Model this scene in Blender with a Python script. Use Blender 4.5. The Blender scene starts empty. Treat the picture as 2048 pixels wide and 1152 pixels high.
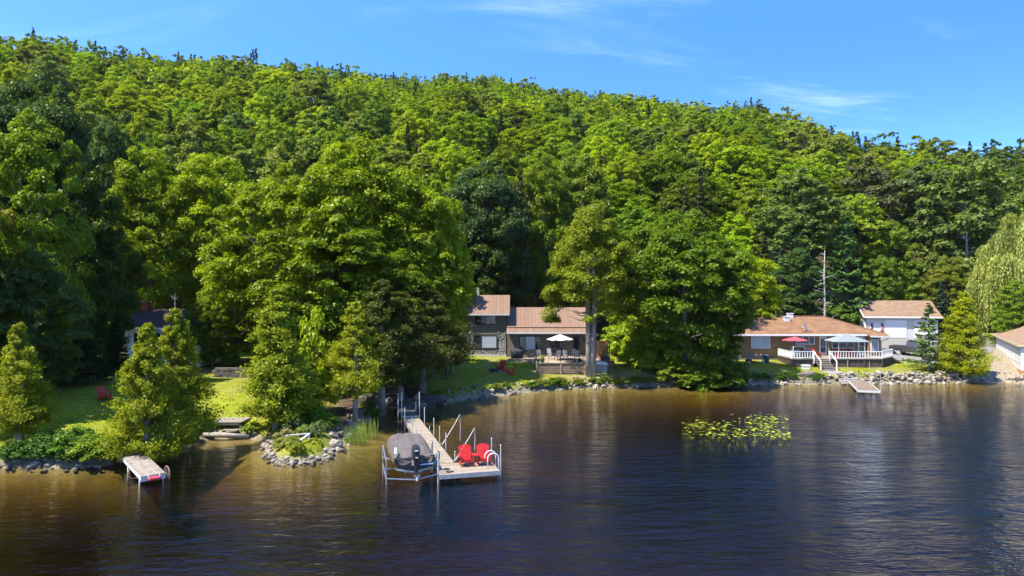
import bpy, math, random
import numpy as np
from mathutils import Vector, Matrix

# ------------------------------------------------------------------ scene, camera, world, sun
SC = bpy.context.scene
COL = SC.collection
CAMZ, F, CX, HY = 9.1, 1365.0, 1024.0, 585.0
cam_d = bpy.data.cameras.new('camera')
cam = bpy.data.objects.new('camera', cam_d); COL.objects.link(cam)
cam.location = (0, 0, CAMZ); cam.rotation_euler = (math.radians(90), 0, 0)
cam_d.sensor_width = 36; cam_d.lens = F/2048*36
cam_d.shift_y = (HY-576)/2048
cam_d.clip_start = .5; cam_d.clip_end = 6000
SC.camera = cam

SUN_EL = math.radians(59)
SUN = Vector((-.89*math.cos(SUN_EL), -.456*math.cos(SUN_EL), math.sin(SUN_EL))).normalized()
sl = bpy.data.lights.new('sun', 'SUN'); sl.energy = 4.0; sl.angle = math.radians(.53); sl.color = (1, .95, .86)
so = bpy.data.objects.new('sun', sl); COL.objects.link(so)
so.rotation_euler = SUN.to_track_quat('Z', 'Y').to_euler(); so.location = (-60, -20, 90)

W = bpy.data.worlds.new('World'); SC.world = W; W.use_nodes = True
def world():
    nt = W.node_tree; n = nt.nodes; L = nt.links; n.clear()
    out = n.new('ShaderNodeOutputWorld'); bg = n.new('ShaderNodeBackground')
    tc = n.new('ShaderNodeTexCoord')
    mp = n.new('ShaderNodeMapping'); mp.inputs['Scale'].default_value = (1, 1, 2.1)
    L.new(tc.outputs['Generated'], mp.inputs['Vector'])
    sky = n.new('ShaderNodeTexSky'); sky.sky_type = 'NISHITA'; sky.sun_disc = False
    sky.sun_elevation = SUN_EL; sky.sun_rotation = math.atan2(SUN.x, SUN.y)
    sky.air_density = 1.0; sky.dust_density = .35; sky.ozone_density = 2.2
    L.new(mp.outputs['Vector'], sky.inputs['Vector'])
    hs = n.new('ShaderNodeHueSaturation'); hs.inputs['Saturation'].default_value = 1.25
    tn = n.new('ShaderNodeMix'); tn.data_type = 'RGBA'; tn.blend_type = 'MULTIPLY'; tn.inputs[0].default_value = 1; tn.inputs[7].default_value = (.87, .885, 1.0, 1)
    L.new(sky.outputs['Color'], tn.inputs[6]); L.new(tn.outputs[2], hs.inputs['Color'])
    # thin cirrus on a high flat layer: direction / height gives the layer's plane
    sep = n.new('ShaderNodeSeparateXYZ'); L.new(tc.outputs['Generated'], sep.inputs[0])
    def math_(op, a, b=None):
        m = n.new('ShaderNodeMath'); m.operation = op
        for i, v in enumerate((a, b)):
            if v is None: continue
            if isinstance(v, (int, float)): m.inputs[i].default_value = v
            else: L.new(v, m.inputs[i])
        return m.outputs[0]
    zz = math_('MAXIMUM', math_('ADD', sep.outputs['Z'], .12), .03)
    cx = math_('DIVIDE', sep.outputs['X'], zz); cy = math_('DIVIDE', sep.outputs['Y'], zz)
    cmb = n.new('ShaderNodeCombineXYZ'); L.new(cx, cmb.inputs[0]); L.new(cy, cmb.inputs[1])
    m2 = n.new('ShaderNodeMapping'); m2.inputs['Rotation'].default_value = (0, 0, math.radians(6))
    m2.inputs['Scale'].default_value = (.55, 2.3, 1); m2.inputs['Location'].default_value = (.62, -.5, 0)
    L.new(cmb.outputs[0], m2.inputs['Vector'])
    nz = n.new('ShaderNodeTexNoise'); nz.inputs['Scale'].default_value = 1.15; nz.inputs['Detail'].default_value = 7
    nz.inputs['Roughness'].default_value = .62; nz.inputs['Distortion'].default_value = 1.1
    L.new(m2.outputs[0], nz.inputs['Vector'])
    n2 = n.new('ShaderNodeTexNoise'); n2.inputs['Scale'].default_value = .42; n2.inputs['Detail'].default_value = 2
    L.new(cmb.outputs[0], n2.inputs['Vector'])
    r = n.new('ShaderNodeMapRange'); r.inputs[1].default_value = .52; r.inputs[2].default_value = 1.0; r.interpolation_type = 'SMOOTHSTEP'
    L.new(nz.outputs['Fac'], r.inputs[0])
    r2 = n.new('ShaderNodeMapRange'); r2.inputs[1].default_value = .34; r2.inputs[2].default_value = .6
    L.new(n2.outputs['Fac'], r2.inputs[0])
    fac = math_('MULTIPLY', math_('MULTIPLY', r.outputs[0], r2.outputs[0]), .46)
    mx = n.new('ShaderNodeMix'); mx.data_type = 'RGBA'
    L.new(fac, mx.inputs[0]); L.new(hs.outputs[0], mx.inputs[6]); mx.inputs[7].default_value = (7.4, 7.6, 8.2, 1)
    L.new(mx.outputs[2], bg.inputs['Color']); bg.inputs['Strength'].default_value = .15
    L.new(bg.outputs[0], out.inputs['Surface'])
world()
SC.view_settings.view_transform = 'Standard'; SC.view_settings.look = 'None'
SC.view_settings.gamma = 1; SC.view_settings.use_curve_mapping = False
SC.view_settings.exposure = 1.7
SC.render.engine = 'CYCLES'
cy_ = SC.cycles
cy_.use_denoising = True
try: cy_.denoiser = 'OPENIMAGEDENOISE'
except Exception: pass
cy_.max_bounces = 6; cy_.diffuse_bounces = 3; cy_.glossy_bounces = 3; cy_.transmission_bounces = 3
cy_.transparent_max_bounces = 8; cy_.volume_bounces = 0; cy_.caustics_reflective = False; cy_.caustics_refractive = False
cy_.sample_clamp_indirect = 4

# ------------------------------------------------------------------ helpers: materials
MATS = {}
def M(name, c1, c2=None, scale=4.0, rough=.6, bump=0.0, metal=0.0, stretch=(1, 1, 1), spec=.35, detail=5, lo=.35, hi=.65, bscale=None):
    """Principled surface whose colour wanders between c1 and c2 by a noise in object space, with fine relief."""
    if name in MATS: return MATS[name]
    m = bpy.data.materials.new(name); m.use_nodes = True; MATS[name] = m
    nt = m.node_tree; n = nt.nodes; L = nt.links
    p = n['Principled BSDF']
    p.inputs['Roughness'].default_value = rough; p.inputs['Metallic'].default_value = metal
    p.inputs['Specular IOR Level'].default_value = spec
    if c2 is None: c2 = tuple(v*.78 for v in c1)
    tc = n.new('ShaderNodeTexCoord'); mp = n.new('ShaderNodeMapping'); mp.inputs['Scale'].default_value = stretch
    L.new(tc.outputs['Object'], mp.inputs['Vector'])
    nz = n.new('ShaderNodeTexNoise'); nz.inputs['Scale'].default_value = scale; nz.inputs['Detail'].default_value = detail
    nz.inputs['Roughness'].default_value = .62
    L.new(mp.outputs[0], nz.inputs['Vector'])
    r = n.new('ShaderNodeMapRange'); r.inputs[1].default_value = lo; r.inputs[2].default_value = hi
    L.new(nz.outputs['Fac'], r.inputs[0])
    mx = n.new('ShaderNodeMix'); mx.data_type = 'RGBA'
    L.new(r.outputs[0], mx.inputs[0]); mx.inputs[6].default_value = (*c1, 1); mx.inputs[7].default_value = (*c2, 1)
    oi = n.new('ShaderNodeObjectInfo')
    hv = n.new('ShaderNodeHueSaturation')
    rr = n.new('ShaderNodeMapRange'); rr.inputs[3].default_value = .9; rr.inputs[4].default_value = 1.1
    L.new(oi.outputs['Random'], rr.inputs[0]); L.new(rr.outputs[0], hv.inputs['Value'])
    L.new(mx.outputs[2], hv.inputs['Color']); L.new(hv.outputs[0], p.inputs['Base Color'])
    if bump:
        b = n.new('ShaderNodeBump'); b.inputs['Strength'].default_value = .8; b.inputs['Distance'].default_value = bump
        nb = nz
        if bscale:
            nb = n.new('ShaderNodeTexNoise'); nb.inputs['Scale'].default_value = bscale; nb.inputs['Detail'].default_value = 4
            L.new(mp.outputs[0], nb.inputs['Vector'])
        L.new(nb.outputs['Fac'], b.inputs['Height']); L.new(b.outputs[0], p.inputs['Normal'])
    return m

def leaf_mat(name, trans=.44, gloss=.014, attr=None, tint=(1.25, 1.2, .45)):
    m = bpy.data.materials.new(name); m.use_nodes = True; MATS[name] = m
    nt = m.node_tree; n = nt.nodes; L = nt.links; n.clear()
    out = n.new('ShaderNodeOutputMaterial')
    if attr:
        c = n.new('ShaderNodeAttribute'); c.attribute_name = attr; csrc = c.outputs['Color']
    else:
        c = n.new('ShaderNodeObjectInfo'); csrc = c.outputs['Color']
    lv = n.new('ShaderNodeAttribute'); lv.attribute_name = 'lv'
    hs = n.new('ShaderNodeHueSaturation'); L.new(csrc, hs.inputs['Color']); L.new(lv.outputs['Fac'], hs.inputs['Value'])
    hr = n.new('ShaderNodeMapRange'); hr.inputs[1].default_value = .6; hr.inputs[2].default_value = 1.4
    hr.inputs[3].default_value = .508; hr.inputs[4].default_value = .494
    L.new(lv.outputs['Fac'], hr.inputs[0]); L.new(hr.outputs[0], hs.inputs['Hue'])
    df = n.new('ShaderNodeBsdfDiffuse'); tr = n.new('ShaderNodeBsdfTranslucent'); gl = n.new('ShaderNodeBsdfGlossy')
    gl.inputs['Roughness'].default_value = .45; gl.inputs['Color'].default_value = (.9, .9, .6, 1)
    L.new(hs.outputs[0], df.inputs['Color'])
    tm = n.new('ShaderNodeMix'); tm.data_type = 'RGBA'; tm.blend_type = 'MULTIPLY'; tm.inputs[0].default_value = 1
    L.new(hs.outputs[0], tm.inputs[6]); tm.inputs[7].default_value = (*tint, 1)
    L.new(tm.outputs[2], tr.inputs['Color'])
    a = n.new('ShaderNodeMixShader'); a.inputs[0].default_value = trans
    L.new(df.outputs[0], a.inputs[1]); L.new(tr.outputs[0], a.inputs[2])
    b = n.new('ShaderNodeMixShader'); b.inputs[0].default_value = gloss
    L.new(a.outputs[0], b.inputs[1]); L.new(gl.outputs[0], b.inputs[2])
    L.new(b.outputs[0], out.inputs['Surface'])
    return m
LEAF = leaf_mat('leaf'); FARLEAF = leaf_mat('far_leaf', attr='tint', gloss=.008)
NEEDLE = leaf_mat('needle', trans=.22, gloss=.014, tint=(1.1, 1.1, .5))

# ------------------------------------------------------------------ helpers: objects
def tag(o, label=None, cat=None, group=None, kind=None):
    if label: o['label'] = label
    if cat: o['category'] = cat
    if group: o['group'] = group
    if kind: o['kind'] = kind
    return o
def thing(name, loc, label, cat, group=None, rz=0):
    o = bpy.data.objects.new(name, None); COL.objects.link(o)
    o.location = loc; o.rotation_euler = (0, 0, rz); o.empty_display_size = .2
    return tag(o, label, cat, group)
def wm(o):
    m = Matrix.LocRotScale(o.location, o.rotation_euler, o.scale)
    return wm(o.parent) @ m if o.parent else m
class MB:
    """Collects vertices and faces of one mesh."""
    def __init__(s): s.v = []; s.f = []
    def add(s, vs, fs):
        k = len(s.v); s.v += [tuple(v) for v in vs]; s.f += [tuple(i+k for i in f) for f in fs]; return s
    def box(s, x0, x1, y0, y1, z0, z1, m=None):
        vs = [Vector((x, y, z)) for z in (z0, z1) for x, y in ((x0, y0), (x1, y0), (x1, y1), (x0, y1))]
        if m is not None: vs = [m @ v for v in vs]
        return s.add(vs, [(0, 3, 2, 1), (4, 5, 6, 7), (0, 1, 5, 4), (1, 2, 6, 5), (2, 3, 7, 6), (3, 0, 4, 7)])
    def beam(s, p, q, w, h, up=(0, 0, 1)):
        p = Vector(p); q = Vector(q); d = (q-p).normalized(); u = Vector(up)
        if abs(d.dot(u)) > .98: u = Vector((0, 1, 0))
        a = d.cross(u).normalized()*w/2; b = a.cross(d).normalized()*h/2
        vs = [p-a-b, p+a-b, p+a+b, p-a+b, q-a-b, q+a-b, q+a+b, q-a+b]
        return s.add(vs, [(0, 1, 2, 3), (7, 6, 5, 4), (0, 4, 5, 1), (1, 5, 6, 2), (2, 6, 7, 3), (3, 7, 4, 0)])
    def tube(s, pts, rs, n=7, cap=True):
        pts = [Vector(p) for p in pts]
        if not isinstance(rs, (list, tuple)): rs = [rs]*len(pts)
        k = len(s.v); prev = None
        for i, p in enumerate(pts):
            d = (pts[min(i+1, len(pts)-1)]-pts[max(i-1, 0)]).normalized()
            if prev is None:
                a = d.cross(Vector((0, 0, 1)) if abs(d.z) < .9 else Vector((1, 0, 0))).normalized()
            else:
                a = (prev-d*prev.dot(d)).normalized()
            prev = a; b = d.cross(a)
            for j in range(n):
                t = 2*math.pi*j/n; s.v.append(tuple(p+(a*math.cos(t)+b*math.sin(t))*rs[i]))
        for i in range(len(pts)-1):
            for j in range(n):
                s.f.append((k+i*n+j, k+i*n+(j+1) % n, k+(i+1)*n+(j+1) % n, k+(i+1)*n+j))
        if cap:
            s.f.append(tuple(k+j for j in reversed(range(n)))); s.f.append(tuple(k+(len(pts)-1)*n+j for j in range(n)))
        return s
    def prism(s, poly, ax, a0, a1):
        """polygon of (u, v) pushed along axis ax from a0 to a1"""
        def put(u, v, a): return {'x': (a, u, v), 'y': (u, a, v), 'z': (u, v, a)}[ax]
        n = len(poly)
        vs = [put(u, v, a0) for u, v in poly]+[put(u, v, a1) for u, v in poly]
        fs = [tuple(range(n)), tuple(reversed(range(n, 2*n)))]+[(i, i+n, (i+1) % n+n, (i+1) % n) for i in range(n)]
        return s.add(vs, fs)
def obj(name, mb, mat, parent=None, smooth=False, label=None, world=True):
    me = bpy.data.meshes.new(name)
    vs = mb.v
    if parent is not None and world:
        inv = wm(parent).inverted(); vs = [tuple(inv @ Vector(v)) for v in vs]
    me.from_pydata(vs, [], mb.f); me.materials.append(mat)
    if smooth: me.polygons.foreach_set('use_smooth', [True]*len(me.polygons))
    me.update()
    if mb.f and not smooth:
        import bmesh
        bm = bmesh.new(); bm.from_mesh(me); bmesh.ops.recalc_face_normals(bm, faces=bm.faces); bm.to_mesh(me); bm.free()
    o = bpy.data.objects.new(name, me); COL.objects.link(o)
    if parent is not None: o.parent = parent
    if label: o['label'] = label
    return o
def part_copy(src, parent, name=None, loc=None, rot=None, scale=None):
    o = src.copy(); COL.objects.link(o); o.parent = parent
    if loc is not None: o.location = loc
    if rot is not None: o.rotation_euler = rot
    if scale is not None: o.scale = scale
    return o
def copy_tree(root, loc, rz=0, label=None, group=None, scale=None):
    r = root.copy(); COL.objects.link(r); r.location = loc; r.rotation_euler = (0, 0, rz)
    if scale: r.scale = scale
    if label: r['label'] = label
    if group: r['group'] = group
    for ch in list(root.children):
        c = ch.copy(); COL.objects.link(c); c.parent = r
        for g in list(ch.children):
            e = g.copy(); COL.objects.link(e); e.parent = c
    return r
def mesh_np(name, V, Q, mat, lv=None, tint=None, smooth=False):
    """mesh from numpy: V (n,3), Q (m,4)"""
    me = bpy.data.meshes.new(name)
    V = np.ascontiguousarray(V, dtype=np.float32); Q = np.ascontiguousarray(Q, dtype=np.int32)
    me.vertices.add(len(V)); me.vertices.foreach_set('co', V.ravel())
    k = Q.shape[1]
    me.loops.add(Q.size); me.loops.foreach_set('vertex_index', Q.ravel())
    me.polygons.add(len(Q)); me.polygons.foreach_set('loop_start', np.arange(0, Q.size, k, dtype=np.int32))
    try: me.polygons.foreach_set('loop_total', np.full(len(Q), k, dtype=np.int32))
    except Exception: pass
    if smooth: me.polygons.foreach_set('use_smooth', np.ones(len(Q), dtype=bool))
    me.update(calc_edges=True)
    if lv is not None:
        a = me.attributes.new('lv', 'FLOAT', 'POINT'); a.data.foreach_set('value', np.ascontiguousarray(lv, dtype=np.float32))
    if tint is not None:
        a = me.color_attributes.new('tint', 'FLOAT_COLOR', 'POINT'); a.data.foreach_set('color', np.ascontiguousarray(tint, dtype=np.float32).ravel())
    me.materials.append(mat)
    return me

# ------------------------------------------------------------------ terrain
def at(px, py, d): return Vector(((px-CX)*d/F, d, CAMZ-(py-HY)*d/F))
SHORE_PX = [(-1500, 955), (-600, 938), (-200, 936), (-60, 936), (60, 936), (150, 937), (225, 930), (300, 908), (345, 905), (380, 889), (430, 876),
 (500, 878), (535, 886), (530, 905), (545, 921), (590, 928), (640, 921), (685, 900), (692, 885), (700, 868), (735, 845), (760, 828),
 (790, 815), (820, 818), (850, 815), (900, 806), (960, 796), (1010, 791), (1060, 785), (1130, 779), (1200, 776), (1290, 773), (1360, 773),
 (1420, 775), (1480, 771), (1560, 769.5), (1680, 768.5), (1760, 768), (1850, 767), (1930, 766), (1990, 764), (2030, 766), (2060, 775), (2200, 790), (2700, 800)]
SHORE = np.array([((px-CX)*(CAMZ*F/(py-HY))/F, CAMZ*F/(py-HY)) for px, py in SHORE_PX])
LANDPOLY = np.vstack([SHORE, [(2500, 50), (2500, 3000), (-2500, 3000), (-2500, SHORE[0, 1])]])
def seg_dist(X, Y, P):
    best = np.full(X.shape, 1e9)
    for (ax, ay), (bx, by) in zip(P[:-1], P[1:]):
        dx, dy = bx-ax, by-ay
        t = np.clip(((X-ax)*dx+(Y-ay)*dy)/(dx*dx+dy*dy+1e-9), 0, 1)
        best = np.minimum(best, np.hypot(X-ax-t*dx, Y-ay-t*dy))
    return best
def inside(X, Y, P):
    r = np.zeros(X.shape, bool)
    for (ax, ay), (bx, by) in zip(P, np.roll(P, -1, axis=0)):
        c = (ay > Y) != (by > Y)
        with np.errstate(divide='ignore', invalid='ignore'):
            r ^= c & (X < (bx-ax)*(Y-ay)/(by-ay+1e-12)+ax)
    return r
rt = np.random.default_rng(5)
_ph = rt.uniform(0, 6.28, (14, 2)); _dr = rt.uniform(0, 6.28, 14)
def lump(X, Y, wl):
    z = 0
    for i in range(7):
        k = 6.28/(wl*(.6+.15*i)); z = z+np.sin((X*math.cos(_dr[i])+Y*math.sin(_dr[i]))*k+_ph[i, 0])
    return z/7
RX = np.array([-1200, -300, 0, 120, 250, 500, 640, 760, 900, 1020, 1100, 1200, 1300, 1500, 1600, 1700, 1850, 2048, 2400, 3200])
RYP = np.array([150, 96, 92, 100, 130, 138, 158, 176, 176, 188, 200, 212, 222, 230, 252, 274, 280, 282, 292, 330])
RD = np.array([300, 300, 300, 330, 390, 420, 440, 470, 500, 520, 515, 500, 480, 420, 370, 320, 285, 260, 250, 250])
def sstep(a, b, x):
    t = np.clip((x-a)/(b-a), 0, 1); return t*t*(3-2*t)
def shore_s(X, Y):
    s = seg_dist(X, Y, SHORE); return np.where(inside(X, Y, LANDPOLY), s, -s)
def ground(X, Y, s=None):
    X = np.asarray(X, float); Y = np.asarray(Y, float)
    if s is None: s = shore_s(X, Y)
    land = .7*sstep(-.15, 1.25, s)+.1*np.clip(s-1, 0, 12)+.03*np.clip(s-13, 0, 60)+.03*lump(X, Y, 4)*sstep(.5, 3, s)
    wat = np.where(s < 0, -np.minimum(.06+(.11*(-s)+.006*s*s)*np.interp(Y+.12*X, [30, 36, 41], [6.0, 3.2, .7]), 3.0), 0)+.05*lump(X, Y, 3)*sstep(0, -2, s)*0
    z = np.where(s > -.15, land-.03, wat)
    Ys = np.maximum(Y, 1); px = CX+F*X/Ys
    D = np.interp(px, RX, RD); e = (HY-np.interp(px, RX, RYP))/F
    zr = CAMZ+e*D-18.5
    d0 = np.interp(px, [0, 300, 1300, 1650, 1750, 2200], [70, 84, 88, 92, 114, 118])
    u = np.clip((Y-d0)/(D-d0), 0, 1.0)
    hill = (zr-2.5)*(1-(1-u)**1.28)*sstep(0, .06, u)
    hill = hill-.22*np.clip(Y-D, 0, None)*sstep(0, 40, Y-D)
    hill = hill+lump(X, Y, 60)*3.0*sstep(15, 90, Y-d0)*(u < 1)
    return z+np.where(s > 0, hill, 0)
def gz(x, y): return float(ground(np.array([x]), np.array([y]))[0])
def G(px, py, d0=28, d1=160):
    d = np.arange(d0, d1, .1); X = (px-CX)*d/F; Z = CAMZ-(py-HY)*d/F
    i = int(np.argmax(ground(X, d) >= Z)); return Vector((X[i], d[i], Z[i]))
def GL(px, d): x = (px-CX)*d/F; return Vector((x, d, gz(x, d)))
# ------------------------------------------------------------------ the ground, one sheet from the lake bed to behind the ridge
def build_ground():
    T = np.concatenate([np.linspace(-2.6, -1.0, 26)[:-1], np.linspace(-1.0, 1.0, 381), np.linspace(1.0, 2.6, 26)[1:]])
    D = np.concatenate([[3, 8, 14, 20, 24, 27], np.arange(29, 76, .32), 76*1.026**np.arange(0, 114)])
    TT, DD = np.meshgrid(T, D); X = (TT*DD).ravel(); Y = DD.ravel()
    S = shore_s(X, Y); Z = ground(X, Y, S)
    ny, nx = TT.shape
    idx = np.arange(ny*nx).reshape(ny, nx)
    Q = np.stack([idx[:-1, :-1], idx[:-1, 1:], idx[1:, 1:], idx[1:, :-1]], -1).reshape(-1, 4)
    # colours: what grows or lies there
    px = CX+F*X/Y
    grass = np.array([.165, .18, .010]); dry = np.array([.23, .19, .075]); dirt = np.array([.085, .058, .036])
    bank = np.array([.17, .145, .10]); bed = np.array([.22, .18, .07]); litter = np.array([.055, .045, .022])
    C = np.tile(grass, (len(X), 1))
    def mixc(col, f):
        nonlocal C
        C = C*(1-f[:, None])+col*f[:, None]
    n1 = lump(X, Y, 5); n2 = lump(X+31, Y-7, 2.3)
    mixc(dry, np.clip(.18+.55*n1+.4*n2, 0, .55))
    mixc(dry, .75*sstep(1090, 1150, px)*sstep(1420, 1330, px)*sstep(5.5, 3.0, S+.8*n1))
    mixc(dirt, sstep(640, 690, px)*sstep(870, 835, px)*sstep(66, 61, Y+n1))
    d0 = np.interp(px, [0, 300, 430, 880, 940, 1240, 1300, 1650, 1750, 2200], [66, 72, 84, 74, 86, 88, 84, 92, 116, 118])
    mixc(litter, sstep(-1.5, 1.5, Y-d0+1.2*n1))
    tip = (px > 520) & (px < 700) & (Y < 48)
    mixc(np.array([.19, .215, .010]), .6*((px < 520) & (Y < 52)))
    mixc(bank, np.where(tip, sstep(.55, .2, S+.1*n2), sstep(1.05, .45, S+.3*n2)))
    mixc(bed, sstep(.12, -.1, S))
    A = np.ones((len(X), 4), np.float32); A[:, :3] = C
    m = bpy.data.materials.new('ground'); m.use_nodes = True; nt = m.node_tree; n = nt.nodes; L = nt.links
    p = n['Principled BSDF']; p.inputs['Roughness'].default_value = .9; p.inputs['Specular IOR Level'].default_value = .1
    at_ = n.new('ShaderNodeAttribute'); at_.attribute_name = 'tint'
    tc = n.new('ShaderNodeTexCoord')
    na = n.new('ShaderNodeTexNoise'); na.inputs['Scale'].default_value = 1.3; na.inputs['Detail'].default_value = 8; na.inputs['Roughness'].default_value = .7
    nb = n.new('ShaderNodeTexNoise'); nb.inputs['Scale'].default_value = 14; nb.inputs['Detail'].default_value = 3
    L.new(tc.outputs['Object'], na.inputs['Vector']); L.new(tc.outputs['Object'], nb.inputs['Vector'])
    ra = n.new('ShaderNodeMapRange'); ra.inputs[1].default_value = .3; ra.inputs[2].default_value = .7; ra.inputs[3].default_value = .62; ra.inputs[4].default_value = 1.3
    L.new(na.outputs['Fac'], ra.inputs[0])
    rb = n.new('ShaderNodeMapRange'); rb.inputs[1].default_value = .3; rb.inputs[2].default_value = .7; rb.inputs[3].default_value = .75; rb.inputs[4].default_value = 1.2
    L.new(nb.outputs['Fac'], rb.inputs[0])
    mu = n.new('ShaderNodeMath'); mu.operation = 'MULTIPLY'; L.new(ra.outputs[0], mu.inputs[0]); L.new(rb.outputs[0], mu.inputs[1])
    hs = n.new('ShaderNodeHueSaturation'); L.new(at_.outputs['Color'], hs.inputs['Color']); L.new(mu.outputs[0], hs.inputs['Value'])
    L.new(hs.outputs[0], p.inputs['Base Color'])
    bp = n.new('ShaderNodeBump'); bp.inputs['Distance'].default_value = .06; bp.inputs['Strength'].default_value = .7
    L.new(nb.outputs['Fac'], bp.inputs['Height']); L.new(bp.outputs[0], p.inputs['Normal'])
    me = mesh_np('ground', np.stack([X, Y, Z], 1), Q, m, tint=A, smooth=True)
    o = bpy.data.objects.new('ground', me); COL.objects.link(o)
    tag(o, 'grassy lake shore rising into a steep wooded hillside', 'ground', kind='structure')
build_ground()

# ------------------------------------------------------------------ the lake: rippled surface over clear brown water
def build_lake():
    m = bpy.data.materials.new('lake_water'); m.use_nodes = True; nt = m.node_tree; n = nt.nodes; L = nt.links; n.clear()
    out = n.new('ShaderNodeOutputMaterial')
    tc = n.new('ShaderNodeTexCoord')
    def noise(scale, rot, st, det=3, rough=.55, dist=0.0):
        mp = n.new('ShaderNodeMapping'); mp.inputs['Rotation'].default_value = (0, 0, math.radians(rot)); mp.inputs['Scale'].default_value = st
        L.new(tc.outputs['Object'], mp.inputs['Vector'])
        z = n.new('ShaderNodeTexNoise'); z.inputs['Scale'].default_value = scale; z.inputs['Detail'].default_value = det
        z.inputs['Roughness'].default_value = rough; z.inputs['Distortion'].default_value = dist
        L.new(mp.outputs[0], z.inputs['Vector']); return z.outputs['Fac']
    def mth(op, a, b):
        q = n.new('ShaderNodeMath'); q.operation = op
        for i, v in enumerate((a, b)):
            if isinstance(v, (int, float)): q.inputs[i].default_value = v
            else: L.new(v, q.inputs[i])
        return q.outputs[0]
    big = noise(.55, 14, (.45, 1.25, 1), 2); mid = noise(1.7, -9, (.5, 1.3, 1), 3, .6, .3); fine = noise(5.0, 10, (.6, 1.15, 1), 3, .65)
    patch = noise(.045, 20, (1, 1.6, 1), 3)
    pr = n.new('ShaderNodeMapRange'); pr.inputs[1].default_value = .36; pr.inputs[2].default_value = .62; pr.inputs[3].default_value = .45; pr.inputs[4].default_value = 1.15
    L.new(patch, pr.inputs[0])
    sx_ = n.new('ShaderNodeSeparateXYZ'); L.new(tc.outputs['Object'], sx_.inputs[0])
    wx = n.new('ShaderNodeMapRange'); wx.inputs[1].default_value = -16; wx.inputs[2].default_value = 22; wx.inputs[3].default_value = .62; wx.inputs[4].default_value = 1.15   # lee of the left wood is calmer than the open lake
    L.new(sx_.outputs['X'], wx.inputs[0])
    h = mth('ADD', mth('ADD', mth('MULTIPLY', big, .13), mth('MULTIPLY', mid, .12)), mth('MULTIPLY', fine, .045))
    h = mth('MULTIPLY', mth('MULTIPLY', h, pr.outputs[0]), wx.outputs[0])
    bp = n.new('ShaderNodeBump'); bp.inputs['Strength'].default_value = 1; bp.inputs['Distance'].default_value = WAVE
    L.new(h, bp.inputs['Height'])
    fr = n.new('ShaderNodeFresnel'); fr.inputs['IOR'].default_value = 1.42; L.new(bp.outputs[0], fr.inputs['Normal'])
    tr = n.new('ShaderNodeBsdfTransparent'); tr.inputs['Color'].default_value = (.98, .96, .9, 1)
    gl = n.new('ShaderNodeBsdfGlossy'); gl.inputs['Roughness'].default_value = .025; L.new(bp.outputs[0], gl.inputs['Normal'])
    mx = n.new('ShaderNodeMixShader'); L.new(fr.outputs[0], mx.inputs[0]); L.new(tr.outputs[0], mx.inputs[1]); L.new(gl.outputs[0], mx.inputs[2])
    L.new(mx.outputs[0], out.inputs['Surface'])
    va = n.new('ShaderNodeVolumeAbsorption'); va.inputs['Color'].default_value = (.66, .575, .25, 1); va.inputs['Density'].default_value = .9
    L.new(va.outputs[0], out.inputs['Volume'])
    b = MB(); b.box(-900, 900, -300, 72, -9, 0)
    o = obj('lake', b, m); tag(o, 'brown and blue rippled lake water in front of the shore', 'lake', kind='structure')
WAVE = 1.5
build_lake()

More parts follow.
